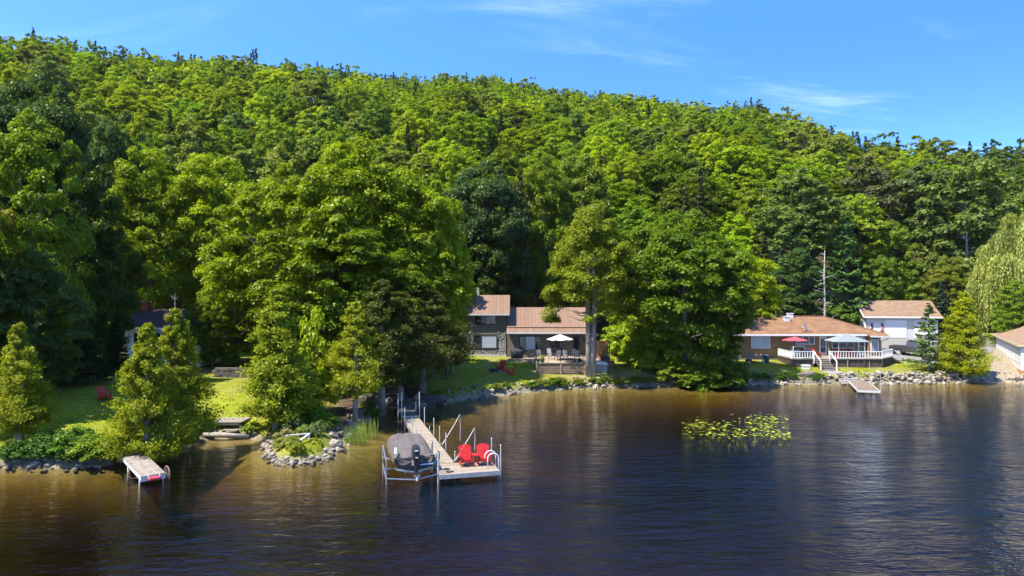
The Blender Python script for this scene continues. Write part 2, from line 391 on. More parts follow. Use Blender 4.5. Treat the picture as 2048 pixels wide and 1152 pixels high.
# ------------------------------------------------------------------ plants: leaf by leaf builders (numpy)
def unit(v): return v/(np.linalg.norm(v, axis=-1, keepdims=True)+1e-9)
def cards(c, nrm, size, rng, aspect=.62, axis=None):
    """one four-cornered leaf at each centre"""
    k = len(c)
    a = unit(rng.normal(size=(k, 3))) if axis is None else axis
    u = unit(a-nrm*np.sum(a*nrm, 1, keepdims=True)); v = np.cross(nrm, u)
    s = size[:, None]
    bend = nrm*s*.18
    V = np.stack([c+u*s+bend*0, c+v*s*aspect+bend, c-u*s, c-v*s*aspect+bend], 1).reshape(-1, 3)
    return V, np.arange(4*k).reshape(-1, 4)
def leaf_mesh(name, c, nrm, size, lv, rng, mat=None, aspect=.62, axis=None):
    V, Q = cards(c, nrm, size, rng, aspect, axis)
    return mesh_np(name, V, Q, mat or LEAF, lv=np.repeat(lv, 4))
def broad_pts(seed, R, H, z0, nc, nl, ls, squash=.5, low=-.55, rcs=(.15, .13), shell=.6, cone=0.0):
    rng = np.random.default_rng(seed)
    cz = rng.uniform(low, 1, nc); az = rng.uniform(0, 6.283, nc)
    sr = np.sqrt(1-cz**2)
    d = np.stack([sr*np.cos(az), sr*np.sin(az), cz], 1)
    ph = rng.uniform(0, 6.28, 6)
    lum = .5*np.sin(3*az+ph[0]+2*cz)+.4*np.sin(5*az+ph[1])*sr+.45*np.sin(4*cz+ph[2])
    rad = (1+.27*lum)*(shell+(1-shell)*rng.random(nc)**.5)
    kx = np.ones(nc) if not cone else 1-cone*np.clip(cz+.1, 0, 1)
    if not cone: kx = 1+0*cz
    hz = (H-z0)/(1-low); zc = z0-low*hz
    cc = d*rad[:, None]*np.stack([R*kx, R*kx, hz+0*kx], 1)+np.array([0, 0, zc])
    cc[:, 2] = np.maximum(cc[:, 2], z0*.8+.2)
    rc = R*(rcs[0]+rcs[1]*rng.random(nc))
    cv = rng.uniform(.84, 1.16, nc)
    k = nc*nl; ci = np.repeat(np.arange(nc), nl)
    v = unit(rng.normal(size=(k, 3))); v[:, 2] = np.where(v[:, 2] < -.25, -v[:, 2]*.8, v[:, 2]); v = unit(v)
    rr = (.3+.85*rng.random(k)**.8)
    off = v*rr[:, None]*rc[ci][:, None]*np.array([1, 1, squash])
    off[:, 2] -= .09*(off[:, 0]**2+off[:, 1]**2)/rc[ci]
    p = cc[ci]+off
    nrm = unit(v*np.array([1, 1, 1.5])+.45*rng.normal(size=(k, 3))+np.array([0, 0, .4]))
    sz = ls*rng.uniform(.65, 1.3, k)
    lv = cv[ci]*rng.uniform(.8, 1.2, k)
    return p, nrm, sz, lv, cc, rng
def limb(mb, a, b, r0, r1, rng, sag=.15, n=5):
    a = np.array(a, float); b = np.array(b, float); m = a*.45+b*.55+rng.normal(size=3)*.06*np.linalg.norm(b-a)
    m[2] += sag*np.linalg.norm(b-a)*.3
    mb.tube([a, m, b], [r0, (r0+r1)/2, r1], n=n, cap=False)
def trunk_broad(seed, H, z0, R, cc, r0, nl, fork=True):
    rng = np.random.default_rng(seed+99); mb = MB()
    top = z0+(H-z0)*.72; pts = [(0, 0, -.5)]; x = y = 0.0
    for i in range(1, 7):
        x += rng.normal()*.12*R/6; y += rng.normal()*.12*R/6; pts.append((x, y, top*i/6))
    rs = [r0*1.25]+[r0*(1-.8*i/6) for i in range(1, 7)]
    mb.tube(pts, rs, n=9)
    o = np.argsort(-rng.random(len(cc)))[:nl]
    for i in o:
        c = cc[i]; t = np.clip((c[2]-R*.35)/top, .3, .92); q = t*6; j = int(q); f = q-j
        a = np.array(pts[j])*(1-f)+np.array(pts[min(j+1, 6)])*f
        r = r0*(1-.8*t)*.5
        limb(mb, a, a+(c-a)*.9, r, r*.2, rng)
    return mb
def cedar_pts(seed, R, H, z0, nb, per, ls, pw=.8, blunt=.06, up=.35):
    """arborvitae: many short branches, each a bunch of flat upturned sprays"""
    rng = np.random.default_rng(seed)
    t = rng.random(nb)**1.15; az = rng.uniform(0, 6.283, nb)
    L = R*((1-t)**pw*(1-blunt)+blunt)*(.45+.72*rng.random(nb)+.2*np.sin(2*az+seed)+.12*np.sin(5*az+9*t+seed))
    L *= np.clip(.55+t*4.5, 0, 1)
    zb = z0+(H-z0)*t
    k = nb*per; bi = np.repeat(np.arange(nb), per); s = .3+.7*rng.random(k)**.6
    out = np.stack([np.cos(az), np.sin(az), np.zeros(nb)], 1)[bi]; Lb = L[bi]
    zz = zb[bi]+Lb*(-.22*s+up*s*s)
    p = out*(Lb*s)[:, None]; p[:, 2] = zz
    sig = (.05+.075*Lb)[:, None]*np.array([1, 1, .8])
    g = rng.normal(size=(k, 3)); p = p+g*sig
    ax = unit(out*.8+np.array([0, 0, .55])+.5*rng.normal(size=(k, 3)))
    nr = unit(out*.7+np.array([0, 0, .6])+.75*rng.normal(size=(k, 3)))
    sz = ls*rng.uniform(.6, 1.35, k); cv = rng.uniform(.82, 1.18, nb)
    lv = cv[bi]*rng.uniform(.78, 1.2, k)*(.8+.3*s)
    return p, nr, sz, lv, ax, (az, L, zb), rng
def trunk_cedar(seed, H, z0, r0, br, two=False, nl=26, bare=0):
    az, L, zb = br; rng = np.random.default_rng(seed+7); mb = MB()
    for s in ((-1, 1) if two else (0,)):
        dx = s*r0*.62
        mb.tube([(dx*1.1, 0, -.4), (dx*1.6, .05, H*.22), (dx*2.2, .0, H*.45), (dx*1.2, .05, H*.7), (0, 0, H*.96)], [r0*1.3, r0, r0*.8, r0*.5, r0*.08], n=9)
    for i in rng.permutation(len(L))[:nl]:
        a = np.array([0, 0, zb[i]-.1]); l = L[i]*.8
        b = np.array([math.cos(az[i])*l, math.sin(az[i])*l, zb[i]+.05*l])
        mb.tube([a, (a+b)/2-np.array([0, 0, .08*l]), b], [r0*.28, r0*.18, r0*.06], n=4, cap=False)
    for i in range(bare):
        a0 = rng.uniform(0, 6.28); l = rng.uniform(.8, 1.6); z = z0*rng.uniform(.55, 1.15)
        mb.tube([(0, 0, z), (math.cos(a0)*l*.5, math.sin(a0)*l*.5, z+.1), (math.cos(a0)*l, math.sin(a0)*l, z-.15)], [.03, .02, .008], n=4, cap=False)
    return mb
def spruce_pts(seed, R, H, z0, lev, nb, per, ls, droop=.25, pw=1.0, plate=.28, tip=.0, gap=.0):
    rng = np.random.default_rng(seed)
    P = []; N = []; A = []; LV = []; br = []
    for i in range(lev):
        t = (i+rng.uniform(-.25, .25))/lev; t = min(max(t, 0), .985)
        for j in range(nb):
            if rng.random() < gap: continue
            az = 6.283*(j+rng.random()*.7)/nb+i*1.3
            l = R*((1-t)**pw*.95+.05)*rng.uniform(.65, 1.12)
            z = z0+(H-z0)*t+rng.normal()*.1
            k = max(6, int(per*(.25+.75*l/R))); s = .12+.88*rng.random(k)**.75
            side = rng.normal(size=k)*plate*l*(1.08-s)*.75
            o = np.array([math.cos(az), math.sin(az), 0]); q = np.array([-o[1], o[0], 0])
            p = o*(l*s)[:, None]+q*side[:, None]
            p[:, 2] = z-droop*l*s+tip*l*s*s-np.abs(side)*.25+rng.normal(size=k)*.05*l**.5
            P.append(p); ax = unit(o*.7+q*np.sign(side)[:, None]*.6+.35*rng.normal(size=(k, 3))); A.append(ax)
            N.append(unit(np.array([0, 0, 1.0])+o*.35+.55*rng.normal(size=(k, 3))))
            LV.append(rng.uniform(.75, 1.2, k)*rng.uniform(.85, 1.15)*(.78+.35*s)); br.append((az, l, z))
    p = np.vstack(P); k = len(p)
    br = np.array(br)
    return p, np.vstack(N), ls*rng.uniform(.6, 1.3, k), np.concatenate(LV), np.vstack(A), (br[:, 0], br[:, 1], br[:, 2]), rng
def willow_pts(seed, R, H, ns, ls):
    rng = np.random.default_rng(seed); P = []; LV = []
    nclump = 60
    for i in range(nclump):
        az = rng.uniform(0, 6.28); r = R*math.sqrt(rng.random())*.95; top = H*(1.0-.5*(r/R)**2)*rng.uniform(.72, 1.0)
        c = np.array([math.cos(az)*r, math.sin(az)*r, top]); cv = rng.uniform(.85, 1.15)
        for j in range(ns):
            a2 = rng.uniform(0, 6.28); q = rng.random()**.5*R*.26
            ln = min(top*.9, rng.uniform(.12, .40)*H); k = int(ln/.21)
            s = np.linspace(0, 1, k)
            p = np.stack([c[0]+math.cos(a2)*q*(.5+.6*np.sqrt(s))+.10*np.sin(s*5+a2), c[1]+math.sin(a2)*q*(.5+.6*np.sqrt(s)), c[2]-.3*q-ln*s], 1)
            p += rng.normal(size=p.shape)*.05; P.append(p); LV.append(cv*rng.uniform(.8, 1.2)*rng.uniform(.9, 1.1, k))
    p = np.vstack(P); k = len(p)
    o = p*np.array([1, 1, 0]); nr = unit(unit(o)*.8+.7*rng.normal(size=(k, 3))+np.array([0, 0, .3]))
    ax = unit(np.array([0, 0, -1.0])+.3*rng.normal(size=(k, 3)))
    return p, nr, ls*rng.uniform(.7, 1.3, k), np.concatenate(LV), ax, rng

BARK = M('bark', (.11, .09, .07), (.05, .04, .03), scale=6, rough=.95, bump=.03, stretch=(2, 2, .35))
BARKL = M('bark_pale', (.34, .31, .27), (.16, .135, .11), scale=5, rough=.95, bump=.03, stretch=(2.5, 2.5, .3))
BIRCH = M('bark_grey', (.40, .39, .36), (.18, .17, .15), scale=5, rough=.9, bump=.015)
DEAD = M('bare_wood', (.44, .40, .35), (.24, .20, .16), scale=5, rough=.9, bump=.02, stretch=(2, 2, .4))

PROTO = {}     # kind -> list of (crown mesh, trunk mesh, nominal R, nominal H)
def meshof(mb, mat, name='trunk'):
    me = bpy.data.meshes.new(name); me.from_pydata([tuple(v) for v in mb.v], [], mb.f); me.materials.append(mat)
    me.polygons.foreach_set('use_smooth', [True]*len(me.polygons)); me.update(); return me
def P(kind, crown, trunk, R, H): PROTO.setdefault(kind, []).append((crown, trunk, R, H))
def make_protos():
    for s in range(3):      # near broadleaf
        p, nr, sz, lv, cc, rng = broad_pts(10+s, 6, 18, 4.2, 270, 190, .165, rcs=(.10, .11), shell=.62, squash=.72)
        P('broad', leaf_mesh('crown', p, nr, sz, lv, rng), meshof(trunk_broad(s, 18, 4.2, 6, cc, .36, 30), BARK), 6, 18)
    for s in range(3):      # broadleaf leafy to the ground
        p, nr, sz, lv, cc, rng = broad_pts(30+s, 5, 15, .6, 250, 180, .155, low=-.85, rcs=(.105, .11), squash=.75, shell=.6)
        P('full', leaf_mesh('crown', p, nr, sz, lv, rng), meshof(trunk_broad(s+20, 15, 1.5, 5, cc, .3, 26), BARK), 5, 15)
    for s in range(6):      # hillside broadleaf
        p, nr, sz, lv, cc, rng = broad_pts(50+s, 5, 16, 4.5, 260, 92, .19, rcs=(.085, .10), low=-.4, squash=.8, shell=.72)
        P('hill', leaf_mesh('crown', p, nr, sz, lv, rng), meshof(trunk_broad(s+50, 16, 4.5, 5, cc, .26, 12), BARK), 5, 16)
    for s in range(3):      # grey-green poplar, looser
        p, nr, sz, lv, cc, rng = broad_pts(70+s, 4.2, 19, 5, 120, 100, .24, rcs=(.15, .14), low=-.6, shell=.4, squash=.75)
        P('poplar', leaf_mesh('crown', p, nr, sz, lv, rng, aspect=.75), meshof(trunk_broad(s+70, 19, 5, 4.2, cc, .22, 26), BIRCH), 4.2, 19)
    for s in range(4):      # shore cedars
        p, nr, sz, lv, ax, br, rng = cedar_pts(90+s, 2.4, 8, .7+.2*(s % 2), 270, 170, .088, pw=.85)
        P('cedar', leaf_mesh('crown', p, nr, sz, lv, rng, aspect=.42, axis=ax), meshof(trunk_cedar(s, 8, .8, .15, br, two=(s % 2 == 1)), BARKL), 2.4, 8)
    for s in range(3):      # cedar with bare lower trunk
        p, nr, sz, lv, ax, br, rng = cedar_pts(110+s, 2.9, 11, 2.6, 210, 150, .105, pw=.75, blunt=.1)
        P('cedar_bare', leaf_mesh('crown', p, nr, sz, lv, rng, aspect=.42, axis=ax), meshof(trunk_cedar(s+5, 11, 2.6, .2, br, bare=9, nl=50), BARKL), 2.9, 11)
    p, nr, sz, lv, ax, br, rng = cedar_pts(131, 5.0, 16.6, 5.0, 60, 60, .16, pw=.68, blunt=.08, up=.3)
    p, nr, sz, lv, cc, rng = broad_pts(131, 4.9, 16.6, 5.3, 210, 210, .15, low=-.62, rcs=(.10, .12), squash=.8, shell=.45, cone=.62)
    P('cedar_tall', leaf_mesh('crown', p, nr, sz, lv, rng, aspect=.45), meshof(trunk_cedar(3, 16.6, 4.5, .27, br, two=True, nl=40), BARKL), 4.7, 16.6)
    for s in range(3):      # dark spruce
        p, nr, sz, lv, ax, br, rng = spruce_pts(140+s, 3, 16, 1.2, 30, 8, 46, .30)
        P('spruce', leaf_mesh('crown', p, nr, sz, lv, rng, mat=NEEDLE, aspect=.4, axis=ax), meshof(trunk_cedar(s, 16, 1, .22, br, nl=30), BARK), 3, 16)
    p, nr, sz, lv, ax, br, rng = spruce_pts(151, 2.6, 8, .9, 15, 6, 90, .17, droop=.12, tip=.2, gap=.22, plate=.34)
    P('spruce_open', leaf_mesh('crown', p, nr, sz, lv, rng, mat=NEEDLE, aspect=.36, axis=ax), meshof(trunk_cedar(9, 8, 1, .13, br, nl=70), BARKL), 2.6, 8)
    for s in range(2):      # white pine, flat plates
        p, nr, sz, lv, ax, br, rng = spruce_pts(160+s, 3.6, 17, 2.5, 13, 6, 150, .27, droop=-.05, tip=.16, pw=.75, plate=.42, gap=.15)
        P('pine', leaf_mesh('crown', p, nr, sz, lv, rng, mat=NEEDLE, aspect=.4, axis=ax), meshof(trunk_cedar(s+30, 17, 2, .26, br, nl=70), BARK), 3.6, 17)
    for s in range(2):
        p, nr, sz, lv, ax, rng = willow_pts(170+s, 5.5, 15, 40, .2)
        c2 = np.array([[math.cos(a)*3.4, math.sin(a)*3.4, 11.5] for a in np.linspace(0, 6, 12)])
        P('willow', leaf_mesh('crown', p, nr, sz, lv, rng, aspect=.34, axis=ax), meshof(trunk_broad(s+170, 15, 3, 5, c2, .42, 12), BARK), 5.5, 15)
    for s in range(3):      # leafy bush
        p, nr, sz, lv, cc, rng = broad_pts(180+s, 1.5, 2.6, .1, 60, 90, .12, low=-.3, rcs=(.18, .16), squash=.7)
        P('bush', leaf_mesh('crown', p, nr, sz, lv, rng), meshof(trunk_broad(s+180, 2.4, .3, 1.4, cc, .05, 20), BARK, 'stem'), 1.5, 2.6)
    for s in range(3):      # low weedy plant
        p, nr, sz, lv, cc, rng = broad_pts(190+s, .8, .95, .05, 34, 46, .085, low=-.1, rcs=(.22, .2), squash=.9)
        P('weed', leaf_mesh('crown', p, nr, sz, lv, rng), meshof(trunk_broad(s+190, .8, .1, .7, cc, .02, 14), BARK, 'stem'), .8, .95)
make_protos()
NTREE = {}
def plant(kind, name, x, y, R, H, col, label, cat, group=None, v=None, rz=None, dz=0.0):
    pr = PROTO[kind]; i = NTREE.get(kind, 0); NTREE[kind] = i+1
    cm, tm, R0, H0 = pr[(i if v is None else v) % len(pr)]
    r = thing(name, (x, y, gz(x, y)+dz), label, cat, group, rz=(i*2.399 if rz is None else rz))
    s = (R/R0, R/R0, H/H0)
    pn = 'stem' if kind in ('bush', 'weed') else 'trunk'
    t = bpy.data.objects.new(pn, tm); COL.objects.link(t); t.parent = r; t.scale = s
    c = bpy.data.objects.new('foliage' if pn == 'stem' else 'crown', cm); COL.objects.link(c); c.parent = r; c.scale = s
    c.color = (*[q*1.2 for q in col], 1)
    return r
# ------------------------------------------------------------------ trees one can tell apart
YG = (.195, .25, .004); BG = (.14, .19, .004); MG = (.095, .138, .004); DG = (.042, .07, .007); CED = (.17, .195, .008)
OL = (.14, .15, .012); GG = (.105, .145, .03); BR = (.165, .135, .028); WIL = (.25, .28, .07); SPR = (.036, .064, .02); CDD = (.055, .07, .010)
TREES = []     # (x, y, R) kept clear by the hillside scatter
def T(kind, name, px, d, wpx, ytop, col, label, cat='tree', group=None, v=None, dz=0.0, hpad=1.0):
    x = (px-CX)*d/F; z = gz(x, d)
    H = (CAMZ-(ytop-HY)*d/F-z)*hpad; R = wpx/2*d/F
    TREES.append((x, d, R))
    return plant(kind, name, x, d, R, H, col, label, cat, group, v=v, dz=dz)
def hand_trees():
    sh = 'cedars along the near shore'
    T('cedar', 'cedar_tree', 38, 37.4, 150, 648, CED, 'sunlit yellow-green cedar at the left edge of the photo on the near bank', group=sh, v=1)
    T('cedar', 'cedar_tree', -70, 38.5, 150, 600, CED, 'cedar cut by the left edge of the photo beside the leafy bank', group=sh, v=2)
    T('cedar', 'cedar_tree', 294, 36.6, 160, 650, CED, 'bushy yellow cedar leaning over the small dock with wagon wheels', group=sh, v=3)
    T('cedar', 'cedar_tree', 352, 38.9, 150, 619, CED, 'taller of the two cedars beside the wheeled dock, in front of the dark roof', group=sh, v=0)
    T('cedar', 'cedar_tree', 552, 42.6, 190, 582, (.16, .195, .008), 'wide dense cedar standing behind the little stone-edged point', group=sh, v=2)
    T('cedar', 'cedar_tree', 618, 46, 85, 715, (.13, .17, .010), 'short cedar squeezed between the wide cedar and the bare-trunked one', group=sh, v=0)
    T('cedar_bare', 'cedar_tree', 710, 46.2, 140, 605, (.19, .215, .010), 'thin cedar with bare double trunk and dead twigs at the cove', group=sh, v=0)
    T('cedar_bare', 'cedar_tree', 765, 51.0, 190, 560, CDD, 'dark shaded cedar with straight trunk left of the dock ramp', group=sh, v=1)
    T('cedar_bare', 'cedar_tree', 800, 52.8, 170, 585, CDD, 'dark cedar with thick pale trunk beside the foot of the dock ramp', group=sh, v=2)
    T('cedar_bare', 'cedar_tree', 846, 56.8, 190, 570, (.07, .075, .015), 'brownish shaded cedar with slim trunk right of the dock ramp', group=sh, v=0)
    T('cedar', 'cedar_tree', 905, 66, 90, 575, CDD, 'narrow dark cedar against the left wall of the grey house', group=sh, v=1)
    T('full', 'maple_tree', -215, 41, 330, 130, MG, 'tall maple just outside the left edge that shades the left lawn')
    # big maples in the middle
    mg = 'big maples left of the grey house'
    T('broad', 'maple_tree', 560, 62, 235, 335, BG, 'large round green maple with crown over the wide cedar, left of its neighbours', group=mg, v=0)
    T('broad', 'maple_tree', 690, 61, 270, 302, BG, 'tallest broad green maple standing above the bare-trunked cedar', group=mg, v=1)
    T('broad', 'maple_tree', 812, 65, 225, 335, BG, 'big green maple leaning towards the grey house roof', group=mg, v=2)
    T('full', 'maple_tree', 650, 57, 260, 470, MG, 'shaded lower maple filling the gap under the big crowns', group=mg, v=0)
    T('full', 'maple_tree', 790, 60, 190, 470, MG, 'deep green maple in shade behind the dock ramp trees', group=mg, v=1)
    T('broad', 'maple_tree', 893, 63, 80, 440, YG, 'slim bright yellow-green maple beside the grey house', group=mg, v=3)
    T('full', 'maple_tree', 470, 66, 150, 530, BG, 'light green young maple between the dark roof and the wide cedar', v=2)
    T('full', 'maple_tree', 425, 63, 85, 580, MG, 'small green tree standing right of the dark-roofed cottage', v=1)
    T('bush', 'bush', 628, 47.5, 70, 640, YG, 'bright large-leaved bush glowing between two shore cedars', 'bush', v=1)
    # dark left wood
    lg = 'dark trees at the left edge'
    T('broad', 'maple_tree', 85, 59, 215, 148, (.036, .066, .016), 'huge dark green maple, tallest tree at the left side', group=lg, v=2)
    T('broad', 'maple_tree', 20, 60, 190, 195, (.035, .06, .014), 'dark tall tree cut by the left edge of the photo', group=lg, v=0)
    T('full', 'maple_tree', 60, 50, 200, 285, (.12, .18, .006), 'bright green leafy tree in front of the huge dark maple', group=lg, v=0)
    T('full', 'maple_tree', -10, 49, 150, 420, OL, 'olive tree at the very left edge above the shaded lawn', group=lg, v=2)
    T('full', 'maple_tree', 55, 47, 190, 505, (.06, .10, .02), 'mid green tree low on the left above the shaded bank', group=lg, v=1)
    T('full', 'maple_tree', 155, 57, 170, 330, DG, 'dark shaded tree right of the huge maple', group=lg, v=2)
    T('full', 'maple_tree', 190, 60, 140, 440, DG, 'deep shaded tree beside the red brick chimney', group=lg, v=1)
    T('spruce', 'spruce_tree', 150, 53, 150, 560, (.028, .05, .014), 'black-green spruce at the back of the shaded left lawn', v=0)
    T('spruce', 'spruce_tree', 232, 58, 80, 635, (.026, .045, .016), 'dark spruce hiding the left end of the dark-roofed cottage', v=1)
    T('broad', 'maple_tree', 225, 74, 130, 215, (.06, .10, .02), 'tall narrow green tree rising behind the dark left maples', v=3)
    T('broad', 'maple_tree', 300, 72, 190, 318, BG, 'bright maple above the red chimney', v=1)
    T('broad', 'maple_tree', 412, 76, 190, 305, YG, 'yellow-green maple above the roof antenna', v=2)
    T('full', 'maple_tree', 330, 80, 190, 420, MG, 'shaded understory maple right behind the dark-roofed cottage', v=0)
    T('full', 'maple_tree', 440, 84, 150, 420, MG, 'shaded tree behind the young light green maple', v=2)
    # behind the grey house
    T('broad', 'maple_tree', 975, 90, 170, 322, (.036, .068, .018), 'tall dark green tree right behind the grey house tower', v=2)
    T('spruce', 'spruce_tree', 1040, 92, 90, 330, (.10, .10, .024), 'brownish conifer behind the metal roof', v=2)
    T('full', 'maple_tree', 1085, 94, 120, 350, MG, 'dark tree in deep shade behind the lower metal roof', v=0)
    T('broad', 'maple_tree', 1160, 100, 190, 330, (.10, .14, .012), 'yellow-olive maple above the tall split-trunk cedar', v=1)
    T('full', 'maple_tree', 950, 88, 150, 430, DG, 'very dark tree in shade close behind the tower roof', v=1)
    T('cedar_tall', 'cedar_tree', 1182, 67.4, 182, 408, (.135, .165, .008), 'tall olive cedar with split grey trunk beside the white umbrella deck', dz=-.1)
    eg = 'trees on the bank between the two houses'
    T('full', 'maple_tree', 1370, 68.5, 225, 430, (.08, .13, .006), 'large dark green tree hanging over the water between the houses', group=eg, v=1)
    T('broad', 'maple_tree', 1318, 80, 215, 425, (.10, .15, .008), 'tall green tree right of the split-trunk cedar', group=eg, v=2)
    T('full', 'maple_tree', 1432, 71, 135, 500, (.07, .11, .006), 'dark green tree partly hiding the brown cottage roof', group=eg, v=1)
    T('full', 'maple_tree', 1508, 84, 115, 520, YG, 'round bright yellow-green tree behind the brown cottage roof', group=eg, v=2)
    # hedge on the slope
    for i, (px, d, w, yt) in enumerate([(1232, 84, 60, 640), (1250, 80, 70, 640), (1268, 77, 80, 640), (1288, 74, 85, 640), (1308, 71.5, 85, 655), (1330, 69.3, 80, 680)]):
        T('bush', 'hedge_bush', px, d, w, yt, (.17, .235, .006), ['farthest', 'second farthest', 'third farthest', 'third nearest', 'second nearest', 'nearest'][i]+' bush of the bright hedge running down to the lake', 'bush', 'hedge beside the grey house')
    T('bush', 'bush', 1358, 66.6, 70, 720, (.13, .165, .012), 'yellow-green bush at the waterline left of the overhanging tree', 'bush', v=0)
    T('bush', 'bush', 1392, 66.0, 80, 718, (.08, .125, .006), 'dark leafy bush touching the water under the overhanging tree', 'bush', v=1, dz=-.5)
    T('bush', 'bush', 1425, 65.9, 85, 712, (.075, .115, .006), 'widest dark bush leaning over the water under the overhanging tree', 'bush', v=0, dz=-.5)
    T('bush', 'bush', 1455, 66.6, 75, 720, (.07, .11, .008), 'shaded bush at the waterline left of the brown cottage lawn', 'bush', v=2)
    # right side
    T('pine', 'pine_tree', 1693, 104, 105, 424, (.055, .115, .022), 'green white-pine with flat branch layers behind the brown cottage', v=0)
    T('pine', 'pine_tree', 1655, 110, 80, 520, (.075, .12, .018), 'lower pine between the dead trunk and the flat-layered pine', v=1)
    T('spruce', 'spruce_tree', 1400, 102, 75, 338, (.05, .062, .018), 'dark spruce pointing up behind the overhanging green tree', v=0)
    T('spruce', 'spruce_tree', 1372, 106, 60, 372, (.055, .065, .018), 'smaller spruce left of the dark pointed spruce', v=1)
    T('spruce', 'spruce_tree', 1530, 98, 90, 470, (.07, .075, .022), 'brown-green conifer above the round yellow-green tree', v=2)
    T('full', 'maple_tree', 1590, 99, 120, 500, (.045, .085, .018), 'dark tree left of the tall dead trunk', v=1)
    T('poplar', 'poplar_tree', 1600, 116, 130, 345, GG, 'grey-green poplar above the dark tree and dead trunk', v=0)
    T('poplar', 'poplar_tree', 1740, 128, 110, 330, (.10, .105, .04), 'brownish poplar behind the flat-layered pine', v=1)
    T('poplar', 'poplar_tree', 1930, 118, 150, 320, GG, 'large grey-green poplar left of the willow top', v=2)
    T('poplar', 'poplar_tree', 1855, 128, 120, 330, (.075, .105, .035), 'grey poplar above the white garage', v=0)
    T('full', 'maple_tree', 1790, 118, 90, 465, (.12, .18, .012), 'bright green tree rising behind the garage roof', v=0)
    T('full', 'maple_tree', 1765, 116, 70, 520, (.10, .165, .012), 'light green small tree above the garage ridge', v=2)
    T('cedar', 'cedar_tree', 1840, 122, 90, 500, (.16, .155, .05), 'pale olive drooping tree behind the garage right end', v=3)
    T('full', 'maple_tree', 1893, 112, 80, 515, (.13, .15, .012), 'yellow-olive tree behind the dark spruce near the garage', v=1)
    T('spruce', 'spruce_tree', 1885, 100, 66, 560, (.03, .06, .03), 'blue-green spruce behind the yellow cedar', v=1)
    T('spruce_open', 'spruce_tree', 1858, 71.5, 108, 604, (.085, .135, .03), 'open-branched young spruce on the lawn in front of the truck', v=0)
    T('cedar', 'cedar_tree', 1928, 69.2, 104, 588, (.22, .245, .006), 'bright yellow wide-bottomed cedar at the end of the stone bank', v=2)
    T('willow', 'willow_tree', 2062, 92, 190, 390, WIL, 'pale green weeping willow at the right edge', v=0)
    T('willow', 'willow_tree', 1992, 97, 95, 492, WIL, 'lower hanging willow left of the tall one', v=1)
    T('full', 'maple_tree', 2035, 86, 90, 575, (.13, .20, .012), 'yellow-green bush-like tree behind the unfinished white house', v=0)
    T('bush', 'bush', 1955, 108, 60, 600, (.10, .14, .02), 'green bush beside the driveway in front of the willow', 'bush')
    T('bush', 'bush', 1678, 103, 70, 612, (.09, .14, .015), 'leafy bush at the wood edge left of the garage', 'bush')
    T('bush', 'bush', 1560, 97, 90, 600, (.05, .08, .015), 'dark bush behind the brown cottage roof vents', 'bush')
hand_trees()

def dead_tree(px, d, ytop, label, seed, lean=0, r=.16, n=12, low=.35, L0=2.2):
    rng = np.random.default_rng(seed); x = (px-CX)*d/F; z = gz(x, d); H = CAMZ-(ytop-HY)*d/F-z
    root = thing('dead_tree', (x, d, z), label, 'dead tree', 'bare dead trunks in the wood')
    mb = MB(); mb.tube([(0, 0, -.4), (.1+lean*.3, 0, H*.35), (lean*.7, .1, H*.7), (lean, 0, H)], [r*1.2, r, r*.75, r*.25], n=8)
    obj('trunk', mb, DEAD, root, smooth=True, world=False)
    for i in range(n):
        t = rng.uniform(low, .98); a = rng.uniform(0, 6.28); l = L0*rng.uniform(.4, 1.1)*(1.15-t*.6)
        b = MB(); z1 = H*t; bx = lean*t
        b.tube([(bx, 0, z1), (bx+math.cos(a)*l*.5, math.sin(a)*l*.5, z1+rng.uniform(-.1, .3)*l), (bx+math.cos(a)*l, math.sin(a)*l, z1+rng.uniform(-.3, .5)*l)], [r*.35, r*.22, r*.06], n=5)
        obj('branch', b, DEAD, root, smooth=True, world=False)
    TREES.append((x, d, 1.0))
dead_tree(1648, 94, 500, 'tall straight dead pine trunk standing behind the brown cottage', 3, lean=.1, r=.15, n=20, low=.25, L0=2.8)
dead_tree(1718, 128, 420, 'bleached dead top with spread branches behind the flat-layered pine', 5, r=.10, n=20, low=.7, L0=2.4)
dead_tree(1828, 119, 495, 'bare twiggy trunk above the garage roof', 9, r=.10, n=16, low=.4, L0=2.2)
dead_tree(1608, 190, 330, 'bleached bare snag sticking out of the right hillside', 11, r=.22, n=9, low=.75, L0=4.0)
dead_tree(1120, 120, 340, 'pale bare branches above the split-trunk cedar', 13, r=.13, n=14, low=.6, L0=2.2)
dead_tree(1062, 128, 335, 'grey dead crown on the slope above the metal roof', 15, r=.14, n=22, low=.6, L0=2.4)

